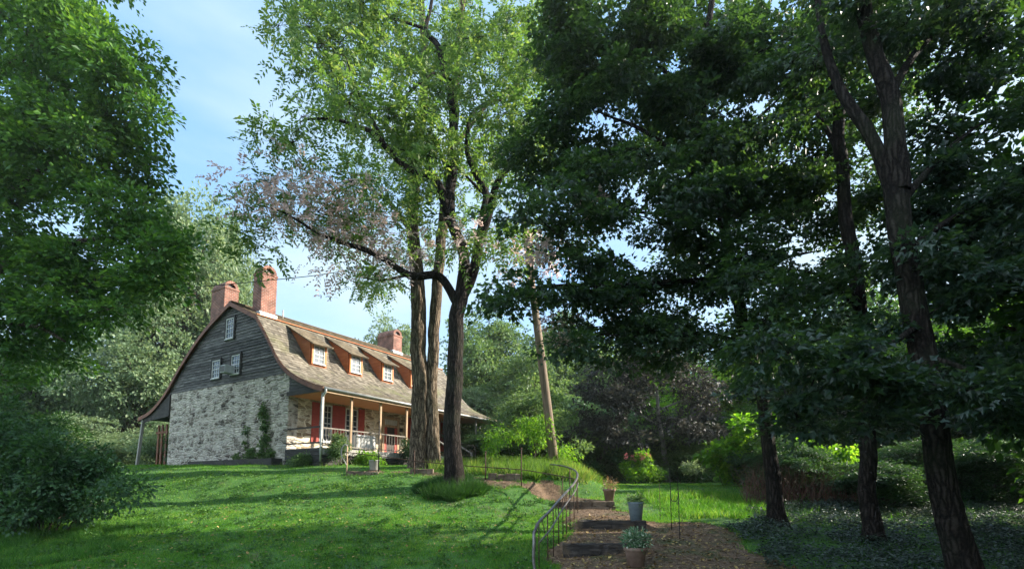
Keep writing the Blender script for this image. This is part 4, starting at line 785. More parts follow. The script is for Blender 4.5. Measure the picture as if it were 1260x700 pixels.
hero_tree('slim_tree', 'slender straight trunked tree standing in the shade between the maple and the forked tree', None, T5, L5, B5, 12.0, 1.6, 1.7, spray_leafer(16, 36, 0.13, 0.42, 'maple', 0.95, 0.3, 0.4), 'lf_maple', 'bark_dark', 301, (0.7, 0.7, 0.3))

bf_ = gpx(1180, 8.6)
T6 = [([bf_ - (0, 0, 0.3), bf_ + (0, 0, 0.3)] + px_path([(1163, 610, 8.6), (1147, 490, 8.6), (1124, 370, 8.6), (1111, 290, 8.6), (1106, 225, 8.6)]), (0.34, 0.235, 0.205, 0.195, 0.19, 0.185, 0.185))]
L6 = [(px_path([(1106, 235, 8.6), (1102, 185, 8.6), (1092, 125, 8.6), (1076, 60, 8.6), (1064, 0, 8.6), (1050, -80, 8.7)]), (0.18, 0.17, 0.155, 0.14, 0.125, 0.09)),
      (px_path([(1110, 262, 8.6), (1085, 200, 8.7), (1056, 150, 8.8), (1036, 112, 8.9), (1015, 50, 9.1), (1003, -20, 9.3)]), (0.13, 0.12, 0.105, 0.09, 0.07, 0.05)),
      (px_path([(1092, 125, 8.6), (1130, 60, 8.9), (1180, 20, 9.2)]), (0.08, 0.06, 0.02)), (px_path([(1130, 400, 8.6), (1100, 420, 8.1), (1050, 440, 7.7), (990, 440, 7.5)]), (0.06, 0.045, 0.03, 0.012)), (px_path([(1138, 440, 8.6), (1180, 450, 8.1), (1230, 480, 7.8)]), (0.06, 0.04, 0.015)), (px_path([(1115, 310, 8.6), (1170, 270, 9), (1230, 240, 9.4)]), (0.07, 0.05, 0.02)), (px_path([(1108, 250, 8.6), (1160, 190, 9.2), (1210, 150, 9.8)]), (0.08, 0.05, 0.02))]
B6 = [(955, 425, 44, 16, 1.2, 7.7, .5), (1010, 440, 56, 20, 1.3, 7.7, .6), (1075, 462, 64, 22, 1.3, 7.8, .6), (1140, 478, 60, 24, 1.2, 7.8, .6), (1205, 490, 60, 28, 1.1, 8, .7), (1250, 525, 44, 30, 1, 8, .7), (1015, 485, 44, 18, .9, 7.9, .6), (1000, 525, 34, 14, .6, 8, .5), (1060, 505, 40, 18, .7, 8, .6), (950, 470, 30, 16, .6, 8.2, .6),
      (1180, 300, 66, 44, .8, 9.4, 1.2), (1230, 230, 60, 50, .8, 9.6, 1.2), (1180, 180, 60, 40, .7, 9.8, 1.2), (1235, 120, 54, 50, .8, 10, 1.4), (1170, 70, 60, 50, .7, 9.6, 1.4), (1110, 20, 60, 40, .6, 9.4, 1.4), (1220, 30, 60, 40, .7, 9.8, 1.4), (1230, 380, 60, 50, .8, 9.4, 1.2), (1165, 380, 44, 34, .6, 9.6, .8), (1300, 300, 60, 160, .5, 9.8, 1.6), (1180, -40, 120, 50, .6, 9.6, 2), (1050, -40, 60, 40, .5, 9.4, 1.5), (1130, 140, 30, 40, .4, 10, 1), (1075, 400, 30, 24, .5, 9.4, .8), (1150, 250, 44, 40, .8, 10.5, 1), (1140, 330, 40, 40, .7, 10.5, 1), (1210, 440, 50, 30, .7, 9.6, .8), (1240, 300, 40, 50, .6, 10.5, 1), (1080, 40, 44, 40, .8, 10.5, .8)]
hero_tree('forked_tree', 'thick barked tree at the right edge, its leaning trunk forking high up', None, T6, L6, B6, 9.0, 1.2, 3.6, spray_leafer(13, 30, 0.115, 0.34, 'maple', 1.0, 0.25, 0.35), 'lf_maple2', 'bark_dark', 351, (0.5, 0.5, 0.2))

# ------------------------------------------------------------------ woodland behind (few meshes, many trees)
def wood_mesh(seed, count, per, size, spr, rx, rz, cz, lobes, shape='rhomb', asp=0.7, tilt=0.5):
    cr = Crown(seed); r = cr.r; tr = MB()
    for i in range(lobes):
        d = unit(r.normal(size=3)); q = d * (r.random() ** 0.33) * np.array((rx, rx, rz)) * 0.82 + (0, 0, cz); s_ = 0.7 + 0.6 * r.random()
        cr.sprays(q, np.array((1.35, 1.35, 0.95)) * s_ * rx / 3.5, count, per, size, spr, 0.08, tilt, 0.35, shape, asp)
        cr.twig((0, 0, min(max(q[2] - 2.5, 0.8), 7)), q, 0.09, 0.03)
    V = np.concatenate(cr.V)
    me = np_mesh('crown', V, [np.concatenate(cr.F)], [M['lf_mid'], M['bark']], midx=np.concatenate(cr.M))
    tr.tube(smooth_path([(0, 0, -0.5), (0.05, 0, 1.5), (0.2, 0.1, 4), (0.1, 0.25, 6.5), (0.2, 0.2, 8.3)], 3), (0.28, 0.2, 0.17, 0.12, 0.05), 8, rough=0.08)
    tm = bpy.data.meshes.new('trunk'); tm.from_pydata(tr.v, [], tr.f); tm.materials.append(M['bark']); tm.polygons.foreach_set('use_smooth', [True] * len(tm.polygons))
    return me, tm
W = [wood_mesh(401, 22, 34, 0.16, 0.5, 3.5, 4.2, 5.8, 56), wood_mesh(402, 22, 34, 0.16, 0.5, 3.9, 4.6, 5.2, 60), wood_mesh(403, 22, 34, 0.16, 0.5, 3.2, 4.9, 5.2, 54), wood_mesh(404, 20, 30, 0.18, 0.5, 2.9, 4.9, 5.0, 52, asp=0.4, tilt=0.8), wood_mesh(405, 22, 30, 0.17, 0.42, 3.9, 4.6, 5.2, 64)]
def wood_tree(name, label, x, y, h, wd, var, leaf, group=None, rz=None, cat='tree', z=None, bark='bark'):
    root = tag(empty(name, (x, y, float(gz(x, y)) - 0.15 if z is None else z), rng.random() * 6.28 if rz is None else rz), label, cat, group)
    root.scale = (wd / 7.0, wd / 7.0, h / 10.0)
    for nm, me, mt in (('crown', W[var][0], leaf), ('trunk', W[var][1], bark)):
        o = link(nm, me, root); o.material_slots[0].link = 'OBJECT'; o.material_slots[0].material = M[mt]
    return root
def wpx(px, Y): return P(px, 595, Y)[0], Y
def bt(px, Y, top_px, wd, *a, **k):
    x, y = wpx(px, Y); zt = P(px, top_px, Y)[2]; z0 = float(gz(x, y)); return lambda name, label, var, leaf, **kk: wood_tree(name, label, x, y, zt - z0, wd, var, leaf, **kk)
bt(215, 42, 228, 10)('pale_tree', 'tall pale green tree rising behind the left slope of the gambrel roof', 0, 'lf_pale')
bt(160, 40, 345, 10)('pale_tree', 'pale bushy tree between the big left tree and the lean-to post', 1, 'lf_pale')
bt(262, 46, 262, 7)('pale_tree', 'light green treetop showing behind the two gable chimneys', 0, 'lf_pale')
bt(95, 44, 470, 9)('pale_tree', 'low pale tree behind the dark shrubbery on the left', 1, 'lf_mid')
bt(20, 40, 400, 11)('pale_tree', 'shaded tree behind the shrubbery at the far left edge', 1, 'lf_mid')
bt(478, 52, 388, 9)('background_tree', 'soft grey green tree behind the ridge beside the farthest chimney', 0, 'lf_pale')
bt(600, 46, 378, 10)('background_tree', 'rounded soft green tree just right of the far roof end', 0, 'lf_mid')
bt(648, 40, 420, 8)('background_tree', 'bushy light green tree seen left of the utility pole', 1, 'lf_mid')
bt(575, 40, 470, 7)('background_tree', 'lower leafy tree behind the far end of the porch', 1, 'lf_pale')
bt(720, 38, 470, 9)('background_tree', 'blue green feathery tree between the utility pole and the purple tree', 3, 'lf_blue')
bt(690, 50, 385, 10)('background_tree', 'hazy green treetop behind the utility pole', 0, 'lf_mid')
bt(760, 46, 410, 10)('background_tree', 'green tree behind the purple tree, under the long maple limb', 1, 'lf_mid')
bt(885, 34, 440, 9)('background_tree', 'bright green tree behind the leaning maple trunk', 1, 'lf_bright')
bt(830, 44, 420, 10)('background_tree', 'dim green tree deep behind the purple crown', 2, 'lf_dark')
GRP = 'dark trees of the shaded wood at the right'
for (px, Y, top, wd) in ((1175, 27, 390, 8), (1240, 25.5, 390, 8), (1300, 26, 380, 8), (960, 33, 380, 9), (1020, 30, 400, 8), (1075, 36, 340, 10), (1140, 30, 400, 9), (1200, 34, 350, 11), (1250, 27, 400, 9), (1290, 31, 370, 11), (1000, 42, 380, 10), (1120, 45, 360, 11), (1230, 44, 350, 12), (930, 40, 400, 9)):
    bt(px, Y, top, wd)('woodland_tree', 'dark leafy tree of the shaded wood, mostly out of view, placed for its shade', int(rng.integers(1, 3)), 'lf_dark', group=GRP)
for (x, y, h, wd, v) in ((15.5, 11.0, 15, 9, 4), (20.5, 9.8, 16, 10, 4), (14.0, 4.5, 14, 9, 4), (21.5, 9.0, 16, 10, 4), (12.5, -1.5, 13, 9, 4), (5.0, -6.5, 14, 10, 4), (19.5, 2.0, 14, 10, 4)):  # mostly unseen trees, placed to darken the right foreground
    wood_tree('woodland_tree', 'dark leafy tree of the shaded wood, mostly out of view, placed for its shade', x, y, h, wd, v, 'lf_dark', group=GRP)
for k in range(26):
    px = 560 + 30 * k + 12 * math.sin(k * 3.1); Yq = 32 + 5 * math.sin(k * 1.9)
    x, y = wpx(px, Yq); wood_tree('understory_bush', 'leafy dark bush filling the understory at the back of the garden', x, y, 4.4 + math.sin(k * 2.7), 5.2, k % 3, z=float(gz(x, y)) - 0.85, leaf= 'lf_dark' if k > 9 else 'lf_mid', group='understory bushes at the back', cat='bush')
for k in range(14):
    x = 10.5 + 1.1 * k + math.sin(k * 5.1); y = 18.8 + 2.2 * math.sin(k * 2.3) + 0.12 * k; wood_tree('understory_bush', 'leafy dark bush filling the understory at the back of the garden', x, y, 2.4 + 0.7 * math.sin(k * 1.7), 3.4, k % 3, 'lf_shrub', group='understory bushes at the back', cat='bush', z=float(gz(x, y)) - 0.6)
for k in range(9):
    px = -120 + 42 * k; x, y = wpx(px, 36 + 3 * math.sin(k * 2.2)); wood_tree('understory_bush', 'leafy pale bush behind the lean-to and shrubbery on the left', x, y, 4.2 + 0.8 * math.sin(k * 2.7), 5.4, k % 3, 'lf_pale', z=float(gz(x, y)) - 0.8, group='understory bushes on the left', cat='bush')
for k in range(16):       # far wood closing the view
    a = R(-48 + 96 * k / 15.0) ; rr_ = 66 + 9 * math.sin(k * 2.3); x, y = rr_ * math.sin(a), rr_ * math.cos(a)
    wood_tree('distant_tree', 'far off soft green tree closing the view beyond the garden', x, y, 9.0 + 2 * math.sin(k * 1.7), 11, k % 3, 'lf_pale' if k < 9 else 'lf_mid', group='far trees beyond the garden')

# purple tree with a pale stem
xp, yp = wpx(822, 26.0); bp2 = g3(xp, yp)
T7 = [([bp2 - (0, 0, 0.2)] + px_path([(818, 560, 26), (812, 522, 26), (806, 470, 26), (800, 440, 26)]), (0.16, 0.13, 0.11, 0.07, 0.03))]
L7 = [(px_path([(812, 525, 26), (770, 500, 25.5), (730, 490, 25)]), (0.06, 0.04, 0.015)), (px_path([(810, 505, 26), (850, 490, 26.5), (880, 500, 27)]), (0.06, 0.04, 0.015))]
B7 = [(770, 480, 50, 34, 1), (820, 460, 50, 34, 1), (730, 505, 40, 26, .9), (790, 520, 60, 26, .9), (855, 490, 40, 36, .9), (850, 535, 40, 22, .8), (730, 535, 34, 18, .7), (800, 440, 40, 20, .8), (770, 545, 40, 14, .6)]
hero_tree('purple_tree', 'dark purple leaved ornamental tree with a pale bent stem beyond the small lawn', None, T7, L7, B7, 26, 1.8, 1.2, spray_leafer(14, 28, 0.17, 0.45, asp=0.55, tilt=0.6), 'lf_purple', 'bark_grey', 451, (0.85, 0.85, 0.5))

# ------------------------------------------------------------------ shrubs and plants
def shrub(name, label, blobs, Y0, D, per_m2, leafer, leaf, seed, sub_r=(0.4, 0.4, 0.3), cat='shrub', base_px=None, group=None, stems=True, stem_mat='bark'):
    bx = base_px if base_px is not None else sum(b[0] for b in blobs) / len(blobs)
    base = gpx(bx, Y0); root = tag(empty(name, base), label, cat, group); cr = Crown(seed)
    for c in blob_centres(cr.r, blobs, Y0, D, per_m2):
        c = np.array(c); c[2] = max(c[2], float(gz(c[0], c[1])) + 0.12)
        leafer(cr, c, np.array(sub_r) * (0.75 + 0.5 * cr.r.random()))
    cr.build('foliage', [M[leaf]], root, base)
    if stems:
        st = MB()
        for c in blob_centres(cr.r, blobs, Y0, D * 0.6, per_m2 * 0.35):
            f = np.array([base[0] + cr.r.normal() * 0.15, base[1] + cr.r.normal() * 0.15, 0]); f[:2] += (c[:2] - f[:2]) * 0.4; f[2] = float(gz(f[0], f[1])) - 0.05
            mid = (f + c) / 2 + cr.r.normal(size=3) * 0.05; st.tube([p - base for p in smooth_path([f, mid, c], 3)], (0.018, 0.006), 5)
        st.build('stems', M[stem_mat], root)
    return root
shrub('shrubbery', 'broad dark green shrub thicket under the big tree at the left edge', [(30, 560, 50, 26, 1), (95, 572, 36, 20, 1), (15, 600, 40, 24, 1), (60, 592, 40, 20, 1), (125, 588, 16, 12, .9), (-50, 570, 50, 50, .7), (30, 618, 70, 12, 1.2), (100, 606, 36, 8, 1.2), (145, 594, 22, 10, 1.3), (120, 572, 26, 12, 1.1), (30, 528, 40, 12, .9), (-10, 515, 40, 20, .8), (75, 622, 50, 10, 1.2), (130, 608, 30, 8, 1.2), (0, 545, 36, 20, .9), (70, 548, 24, 12, .7)], 12.8, 1.2, 5.2, spray_leafer(22, 26, 0.095, 0.27, asp=0.6, tilt=0.7), 'lf_shrub', 501, (0.5, 0.5, 0.4))
shrub('shrubbery', 'feathery mid green shrub at the lower left edge behind the dark thicket', [(50, 528, 40, 10, .7), (0, 518, 30, 16, .7), (90, 545, 20, 8, .6)], 14.6, 0.8, 2.6, spray_leafer(16, 24, 0.10, 0.3, asp=0.45, tilt=0.8), 'lf_left', 505, (0.5, 0.5, 0.35), base_px=30)
shrub('weeping_shrub', 'arching light green weeping shrub between the porch end and the utility pole', [(640, 528, 36, 16, 1), (612, 550, 20, 18, .9), (668, 545, 26, 20, .9), (640, 560, 34, 14, .7), (655, 505, 16, 20, .8), (690, 560, 20, 18, .8)], 21.2, 0.9, 2.2, spray_leafer(14, 20, 0.12, 0.3, asp=0.36, tilt=0.9, droop=1.4), 'lf_bright', 511, (0.45, 0.45, 0.3))
shrub('vine_shrub', 'tall leafy shrub climbing beside the utility pole', [(652, 470, 14, 18, .8), (668, 500, 20, 24, .9), (650, 440, 10, 14, .5), (706, 530, 16, 26, .7)], 23.5, 0.7, 1.6, spray_leafer(14, 20, 0.15, 0.34, asp=0.5, tilt=0.8), 'lf_mid', 515)
shrub('flowering_shrub', 'round yellow green shrub topped with pink flower heads at the lawn edge', [(786, 572, 20, 14, 1.2), (775, 583, 14, 8, 1), (800, 580, 12, 10, 1)], 23.4, 0.5, 3.2, spray_leafer(14, 20, 0.12, 0.26, asp=0.5, tilt=0.7), 'lf_bright', 521, (0.35, 0.35, 0.25))
fs = [o for o in bpy.data.objects if o.name.startswith('flowering_shrub')][0]
cr = Crown(523); cr.sprays(P(786, 562, 23.3), np.array((0.7, 0.4, 0.16)), 26, 18, 0.05, 0.07, 0.03); cr.build('flower_heads', [M['lf_pink']], fs, fs.location)
shrub('garden_shrub', 'low pale yellow green mound in front of the purple tree', [(846, 582, 16, 9, 1.2)], 22.6, 0.4, 4, spray_leafer(14, 20, 0.09, 0.2, asp=0.4, tilt=0.8), 'lf_pale', 531, (0.3, 0.3, 0.2))
shrub('garden_shrub', 'small dark bush between the pink flowering shrub and the pale stem', [(815, 580, 10, 11, 1.2)], 23.2, 0.3, 4, spray_leafer(12, 20, 0.09, 0.2, asp=0.5), 'lf_shrub', 533, (0.25, 0.25, 0.25))
shrub('garden_shrub', 'bright big leaved bush left of the leaning maple trunk', [(880, 565, 24, 16, 1.1), (900, 575, 22, 14, 1), (915, 555, 20, 18, 1), (925, 530, 14, 18, .8)], 21.5, 0.6, 2.6, spray_leafer(10, 18, 0.20, 0.3, asp=0.8, tilt=0.6), 'lf_bright', 535, (0.35, 0.35, 0.3))
shrub('garden_shrub', 'dark low bushes along the back edge of the small lawn', [(745, 575, 20, 10, 1), (720, 570, 16, 12, 1), (865, 588, 10, 6, 1), (838, 592, 14, 4, .8), (760, 560, 20, 14, .8)], 25.0, 0.5, 2.4, spray_leafer(12, 20, 0.13, 0.25, asp=0.6), 'lf_shrub', 537)
shrub('garden_shrub', 'lime leaved shrub behind the brown stalk thicket', [(1010, 560, 40, 16, 1), (1050, 550, 24, 14, .8), (975, 555, 20, 14, .8), (960, 520, 24, 24, .7), (1000, 535, 24, 14, .6)], 20.0, 0.7, 1.6, spray_leafer(10, 18, 0.17, 0.3, asp=0.8), 'lf_bright', 539)
# brown stalk thicket
base = gpx(1000, 17.5); root = tag(empty('stalk_thicket', base), 'thicket of red brown dead stalks behind the maple trunk', 'thicket'); cr = Crown(541)
for k in range(520):
    px = 915 + 175 * cr.r.random(); yv = 16.6 + 1.8 * cr.r.random(); f = gpx(px, yv); t = f + np.array((cr.r.normal() * 0.28, cr.r.normal() * 0.2, 0.6 + 0.75 * cr.r.random())); cr.twig(f, t, 0.012, 0.004, 0, 0.05, 3)
cr.build('stalks', [M['stalk']], root, base)
# planting by the house
def house_shrub(name, label, u, t, w_, h_, leaf, seed, leafer=None, n=9, cat='shrub'):
    c = hw(u, t, 0); base = g3(c[0], c[1]); root = tag(empty(name, base), label, cat); cr = Crown(seed)
    for _ in range(n):
        q = unit(cr.r.normal(size=3)) * (cr.r.random() ** 0.4) * np.array((w_ / 2, w_ / 2, h_ / 2)) * 0.7 + base + (0, 0, h_ / 2)
        (leafer or spray_leafer(14, 22, 0.085, 0.2, asp=0.55, tilt=0.7))(cr, q, np.array((w_, w_, h_)) * 0.22)
    cr.build('foliage', [M[leaf]], root, base)
    st = MB()
    for k in range(6): st.tube([(0.05 * math.cos(k), 0.05 * math.sin(k), -0.05), (w_ * 0.25 * math.cos(k), w_ * 0.25 * math.sin(k), h_ * 0.55)], (0.02, 0.008), 5)
    st.build('stems', M['bark'], root); return root
house_shrub('porch_shrub', 'clipped dark green shrub in front of the porch door', 4.6, -3.1, 1.5, 1.35, 'lf_shrub', 601, n=16)
house_shrub('porch_shrub', 'leggy grey green shrub at the near corner post of the porch', 0.55, -2.75, 0.9, 1.3, 'lf_mid', 603)
house_shrub('porch_shrub', 'low bright perennial clump below the near porch rail', 1.9, -2.9, 1.3, 0.6, 'lf_bright', 605)
house_shrub('porch_shrub', 'low weedy plants under the near end of the porch rail', -0.3, -1.6, 1.0, 0.45, 'lf_mid', 607)
house_shrub('porch_shrub', 'shaded green shrub growing through the open far end of the porch', 12.9, 0.6, 1.4, 2.2, 'lf_bright', 609, n=14)
house_shrub('lean_to_plant', 'dark leafy shrub under the rear lean-to eave', 0.8, 11.0, 1.3, 2.2, 'lf_shrub', 611, n=14)
# climbing vine on the gable
base = hw(-0.12, 1.9, 2.5); root = tag(empty('climbing_vine', base), 'bright green vine climbing the whitewashed stone gable near its right corner', 'vine'); cr = Crown(621)
for (t, z, rt, rz_, n) in ((1.62, 4.9, .12, .28, 7), (1.52, 4.3, .16, .35, 10), (1.4, 3.6, .2, .4, 12), (1.6, 3.0, .5, .25, 14), (2.6, 3.0, .5, .22, 12), (2.9, 3.8, .1, .4, 5), (3.5, 2.9, .3, .12, 6), (1.0, 3.0, .25, .25, 7)):
    for _ in range(n):
        q = hw(-0.11, t + cr.r.normal() * rt * 0.6, z + cr.r.normal() * rz_ * 0.6); cr.sprays(q, np.array((0.07, 0.07, 0.12)), 4, 14, 0.085, 0.13, 0.02, 0.6, 0.3, asp=0.85)
cr.build('foliage', [M['lf_mid']], root, base)
st = MB()
for pts in ([(1.5, 2.45), (1.35, 3.2), (1.5, 4.2), (1.65, 5.1)], [(2.7, 2.45), (2.75, 3.2), (2.9, 4.1)]):
    st.tube([hw(-0.06, t, z) - base for t, z in smooth_path([(a, b_, ) for a, b_ in pts], 4)], (0.02, 0.008), 5)
st.build('stem', M['bark'], root)

# ------------------------------------------------------------------ grass, litter, ground cover
def in_house(x, y):
    d = np.stack([x - CX, y - CY], -1); u = d @ HL[:2]; t = d @ HG[:2]; return (u > -0.12) & (u < 13.1) & (t > -2.35) & (t < 10.3)
def blades(name, n, xr, yr, hgt, wid, mat, seed, keep, lean=0.45, kind='stuff', clump=None):
    r = np.random.default_rng(seed); x = r.uniform(*xr, n); y = r.uniform(*yr, n)
    if clump is not None:
        cc = np.random.default_rng(seed + 1); cxs = cc.uniform(*xr, clump); cys = cc.uniform(*yr, clump); k = r.integers(0, clump, n); x = cxs[k] + r.normal(size=n) * 0.10; y = cys[k] + r.normal(size=n) * 0.10
    m_ = keep(x, y) & ~in_house(x, y); x, y = x[m_], y[m_]; n = len(x)
    c = np.stack([x, y, gz(x, y) - 0.01], 1); a = np.stack([r.normal(size=n) * lean, r.normal(size=n) * lean, np.ones(n)], 1); nn = r.normal(size=(n, 3)) * (1, 1, 0.2)
    h = hgt * (0.5 + 0.9 * r.random(n)); V, Fq = leaves_np(c, a, nn, h, wid * (0.7 + 0.6 * r.random(n)), 'blade')
    return tag(link(name, np_mesh(name, V, [Fq], [M[mat]])), kind=kind)
shade_side = lambda x, y: sstep(3.5, 6.0, x - 0.25 * (y - 14))
lawn = lambda x, y: (dirt(x, y) < 0.05) & (np.random.default_rng(5).random(len(x)) > 0.92 * shade_side(x, y) * (y < 16.5)) & (np.abs(x / y) < 1.08)
thin = lambda x, y: np.random.default_rng(9).random(len(x)) < np.clip(0.62 + 0.55 * np.sin(1.9 * x + 0.8 * y + np.sin(2.3 * y)) * np.sin(1.4 * y - 1.1 * x + 1.7 * np.sin(1.2 * x)) + 0.35 * np.sin(6.1 * x + 4.3 * y) * np.sin(5.2 * y - 3.7 * x), 0.22, 1)
lawn0 = lawn; lawn = lambda x, y: lawn0(x, y) & thin(x, y)
blades('grass', 620000, (-15, 11), (8.6, 15), 0.055, 0.013, 'blade', 701, lawn)
blades('grass', 260000, (-19, 13), (15, 24), 0.06, 0.017, 'blade', 702, lawn)
blades('grass', 14000, (-14, 2.5), (8.8, 17.5), 0.11, 0.013, 'blade_deep', 703, lawn, clump=700)
blades('tall_grass', 26000, (-3.2, 5.2), (17.7, 21.5), 0.38, 0.022, 'blade_tall', 704, lambda x, y: (dirt(x, y) < -0.1) & (y > 17.9 + 0.25 * np.abs(x - 1)) & (x < 2.2 + 0.4 * (y - 17)) & ~((x > 3.3) & (y < 18.5)), clump=420)
blades('tall_grass', 9000, (4.6, 8.0), (14.6, 18.5), 0.20, 0.018, 'blade', 705, lambda x, y: (dirt(x, y) < -0.3), clump=260)
blades('tall_grass', 16000, (-12.6, -7.6), (9.6, 13.4), 0.17, 0.015, 'blade_deep', 706, lambda x, y: (x < -8.3 - 0.2 * (y - 9.5) + 0.5 * np.sin(3 * y)), clump=300)
blades('house_edge_grass', 7000, (-19, -2), (19, 31), 0.24, 0.02, 'blade_tall', 707, lambda x, y: (lambda u, t: ((t < -2.4) & (t > -3.1) & (u > -0.6) & (u < 13)) | ((u < -0.3) & (u > -0.7) & (t > -2.4) & (t < 12)))((x - CX) * HL[0] + (y - CY) * HL[1], (x - CX) * HG[0] + (y - CY) * HG[1]))
blades('grass', 60000, (-6, 6.5), (8.6, 19.5), 0.10, 0.012, 'blade', 708, lambda x, y: (np.abs(dirt(x, y) + 0.02) < 0.13), clump=2600)
blades('tall_grass', 6000, (6, 16), (8.6, 18), 0.22, 0.016, 'blade_deep', 709, lambda x, y: x > 5.6 + 0.2 * (y - 9), clump=240)
# a tuft round the lawn tree
base = gpx(557, 17.3); root = tag(empty('grass_tuft', base), 'deep green tuft of long grass round the foot of the feathery lawn tree', 'grass tuft'); cr = Crown(711); n = 15000
for (ox, oy, rx, ry, hh) in ((0.30, -0.45, 0.75, 0.6, 0.50), (-0.45, -0.40, 0.70, 0.55, 0.44), (0.05, -0.75, 0.6, 0.4, 0.40), (0.85, -0.3, 0.35, 0.35, 0.34), (-0.95, -0.25, 0.3, 0.3, 0.30), (0.0, 0.35, 0.8, 0.4, 0.4)):
    k = n // 6; ang = cr.r.random(k) * 6.283; rr_ = np.sqrt(cr.r.random(k)) * (1 + 0.18 * np.sin(4 * ang + ox * 9)); x = base[0] + ox + np.cos(ang) * rr_ * rx; y = base[1] + oy + np.sin(ang) * rr_ * ry
    cr.leaves(np.stack([x, y, gz(x, y) - 0.02 + 0.10 * np.maximum(1 - rr_, 0)], 1), np.stack([np.cos(ang) * rr_ * 0.9 + cr.r.normal(size=k) * 0.4, np.sin(ang) * rr_ * 0.9 + cr.r.normal(size=k) * 0.4, np.ones(k)], 1), cr.r.normal(size=(k, 3)), hh * (0.35 + 0.85 * cr.r.random(k)) * (1.1 - 0.4 * rr_), 0.016, 'blade')
cr.build('blades', [M['blade_shaded']], root, base)
def litter(name, n, xr, yr, size, mat, seed, keep, asp=0.6, dz=0.02, tilt=0.25):
    r = np.random.default_rng(seed); x = r.uniform(*xr, n); y = r.uniform(*yr, n); m_ = keep(x, y) & ~in_house(x, y); x, y = x[m_], y[m_]; n = len(x); L = size * (0.5 + r.random(n))
    V, Fq = leaves_np(np.stack([x, y, gz(x, y) + dz], 1), np.concatenate([r.normal(size=(n, 2)), r.normal(size=(n, 1)) * tilt], 1), np.array((0, 0, 1.0)) + r.normal(size=(n, 3)) * tilt, L, L * asp)
    return tag(link(name, np_mesh(name, V, [Fq], [M[mat]])), kind='stuff')
litter('fallen_leaves', 1500, (-9, 3), (9, 17.4), 0.07, 'litter', 721, lambda x, y: dirt(x, y) < 0.1, dz=0.045)
litter('fallen_leaves', 3200, (0, 7), (8.6, 14.5), 0.08, 'litter', 722, lambda x, y: dirt(x, y) > 0.0, dz=0.02)
litter('mulch', 42000, (-6, 7), (8.4, 19.5), 0.10, 'straw', 723, lambda x, y: dirt(x, y) > 0.02, asp=0.14, dz=0.018)
# grey green ground cover in the shade at the right
cr = Crown(727); r = cr.r      # clover and plantain among the grass
for _ in range(900):
    x, y = r.uniform(-13, 3), r.uniform(8.8, 18.5)
    if dirt(np.array([x]), np.array([y]))[0] > -0.1 or in_house(np.array([x]), np.array([y]))[0]: continue
    cr.sprays(g3(x, y, 0.045), np.array((0.16, 0.16, 0.02)), 4, 9, 0.06, 0.10, 0.012, 0.15, 0.1, asp=0.7)
tag(cr.build('lawn_weeds', [M['lf_left']]), kind='stuff')
r = np.random.default_rng(731); n = 105000; x = r.uniform(3.6, 18, n); y = r.uniform(8.2, 17.5, n); ed = x - np.interp(y, (8, 10, 12, 14, 15.5, 17.5), (5.2, 5.3, 5.4, 6.2, 7.5, 11)) - 0.35 * np.sin(2.3 * y) - 0.2 * np.sin(5.1 * y + x)
m_ = (ed > 0) & (r.random(n) < np.clip(0.7 + 0.7 * np.sin(1.7 * x + y) * np.sin(2.1 * y - 0.6 * x) + 0.3 * np.sin(5 * x) * np.sin(4.3 * y), 0.12, 1)); x, y = x[m_], y[m_]; n = len(x); ang = r.random(n) * 6.283
V, Fq = leaves_np(np.stack([x, y, gz(x, y) + 0.05 + 0.16 * r.random(n)], 1), np.stack([np.cos(ang), np.sin(ang), 0.15 + 0.3 * r.normal(size=n)], 1), np.array((0, 0, 1.0)) + r.normal(size=(n, 3)) * 0.3, 0.075 * (0.6 + 0.8 * r.random(n)), 0.05, 'rhomb')
tag(link('ground_cover', np_mesh('ground_cover', V, [Fq], [M['lf_cover']])), kind='stuff')
# ------------------------------------------------------------------ steps of the path
def rough_box(b, x0, x1, y0, y1, z0, z1, seg=7, amp=0.02, seed=0, yaw=0.0, m=0):
    """a hewn block: box with an uneven, subdivided surface"""
    r = np.random.default_rng(seed); xs = np.linspace(x0, x1, seg + 1); prof = [(y0, z0), (y0 + 0.01, z1 - 0.02), (y0 + 0.03, z1), (y1 - 0.02, z1), (y1, z0)]; V = []; c = np.array(((x0 + x1) / 2, (y0 + y1) / 2)); k = len(prof)
    for x in xs:
        for (y, z) in prof:
            p = np.array((x + r.normal() * amp * 0.4, y + r.normal() * amp, z + r.normal() * amp * 0.7)); d = p[:2] - c
            V.append((c[0] + d[0] * math.cos(yaw) - d[1] * math.sin(yaw), c[1] + d[0] * math.sin(yaw) + d[1] * math.cos(yaw), p[2]))
    Fs = [(i * k + j, (i + 1) * k + j, (i + 1) * k + j + 1, i * k + j + 1) for i in range(seg) for j in range(k - 1)] + [tuple(range(k))[::-1], tuple(seg * k + j for j in range(k))]
    b.add(V, Fs, m)
for (lab, xc, yc, wd, mt, sd_) in (('lowest dark timber step of the path, behind the white flowered pot', 1.98, 11.16, 1.75, 'darktimber', 1), ('middle dark timber step of the path, with the blue grey pot on its end', 2.62, 13.36, 1.75, 'darktimber', 2)):
    h0 = float(gz(xc, yc - 0.12)); h1 = float(gz(xc, yc + 0.14)); b = MB()
    rough_box(b, -wd / 2, wd / 2, -0.10, 0.10, -0.12, h1 - h0 + 0.02, 16, 0.014, sd_, yaw=0.03 * (1 if sd_ == 1 else -1))
    tag(b.build('timber_step', M['darktimber'], None, (xc, yc, h0)), lab, 'step', 'steps of the garden path')
xc, yc = 2.36, 16.56; h0 = float(gz(xc, yc - 0.12)); h1 = float(gz(xc, yc + 0.14))
b = MB(); rg = random.Random(5)
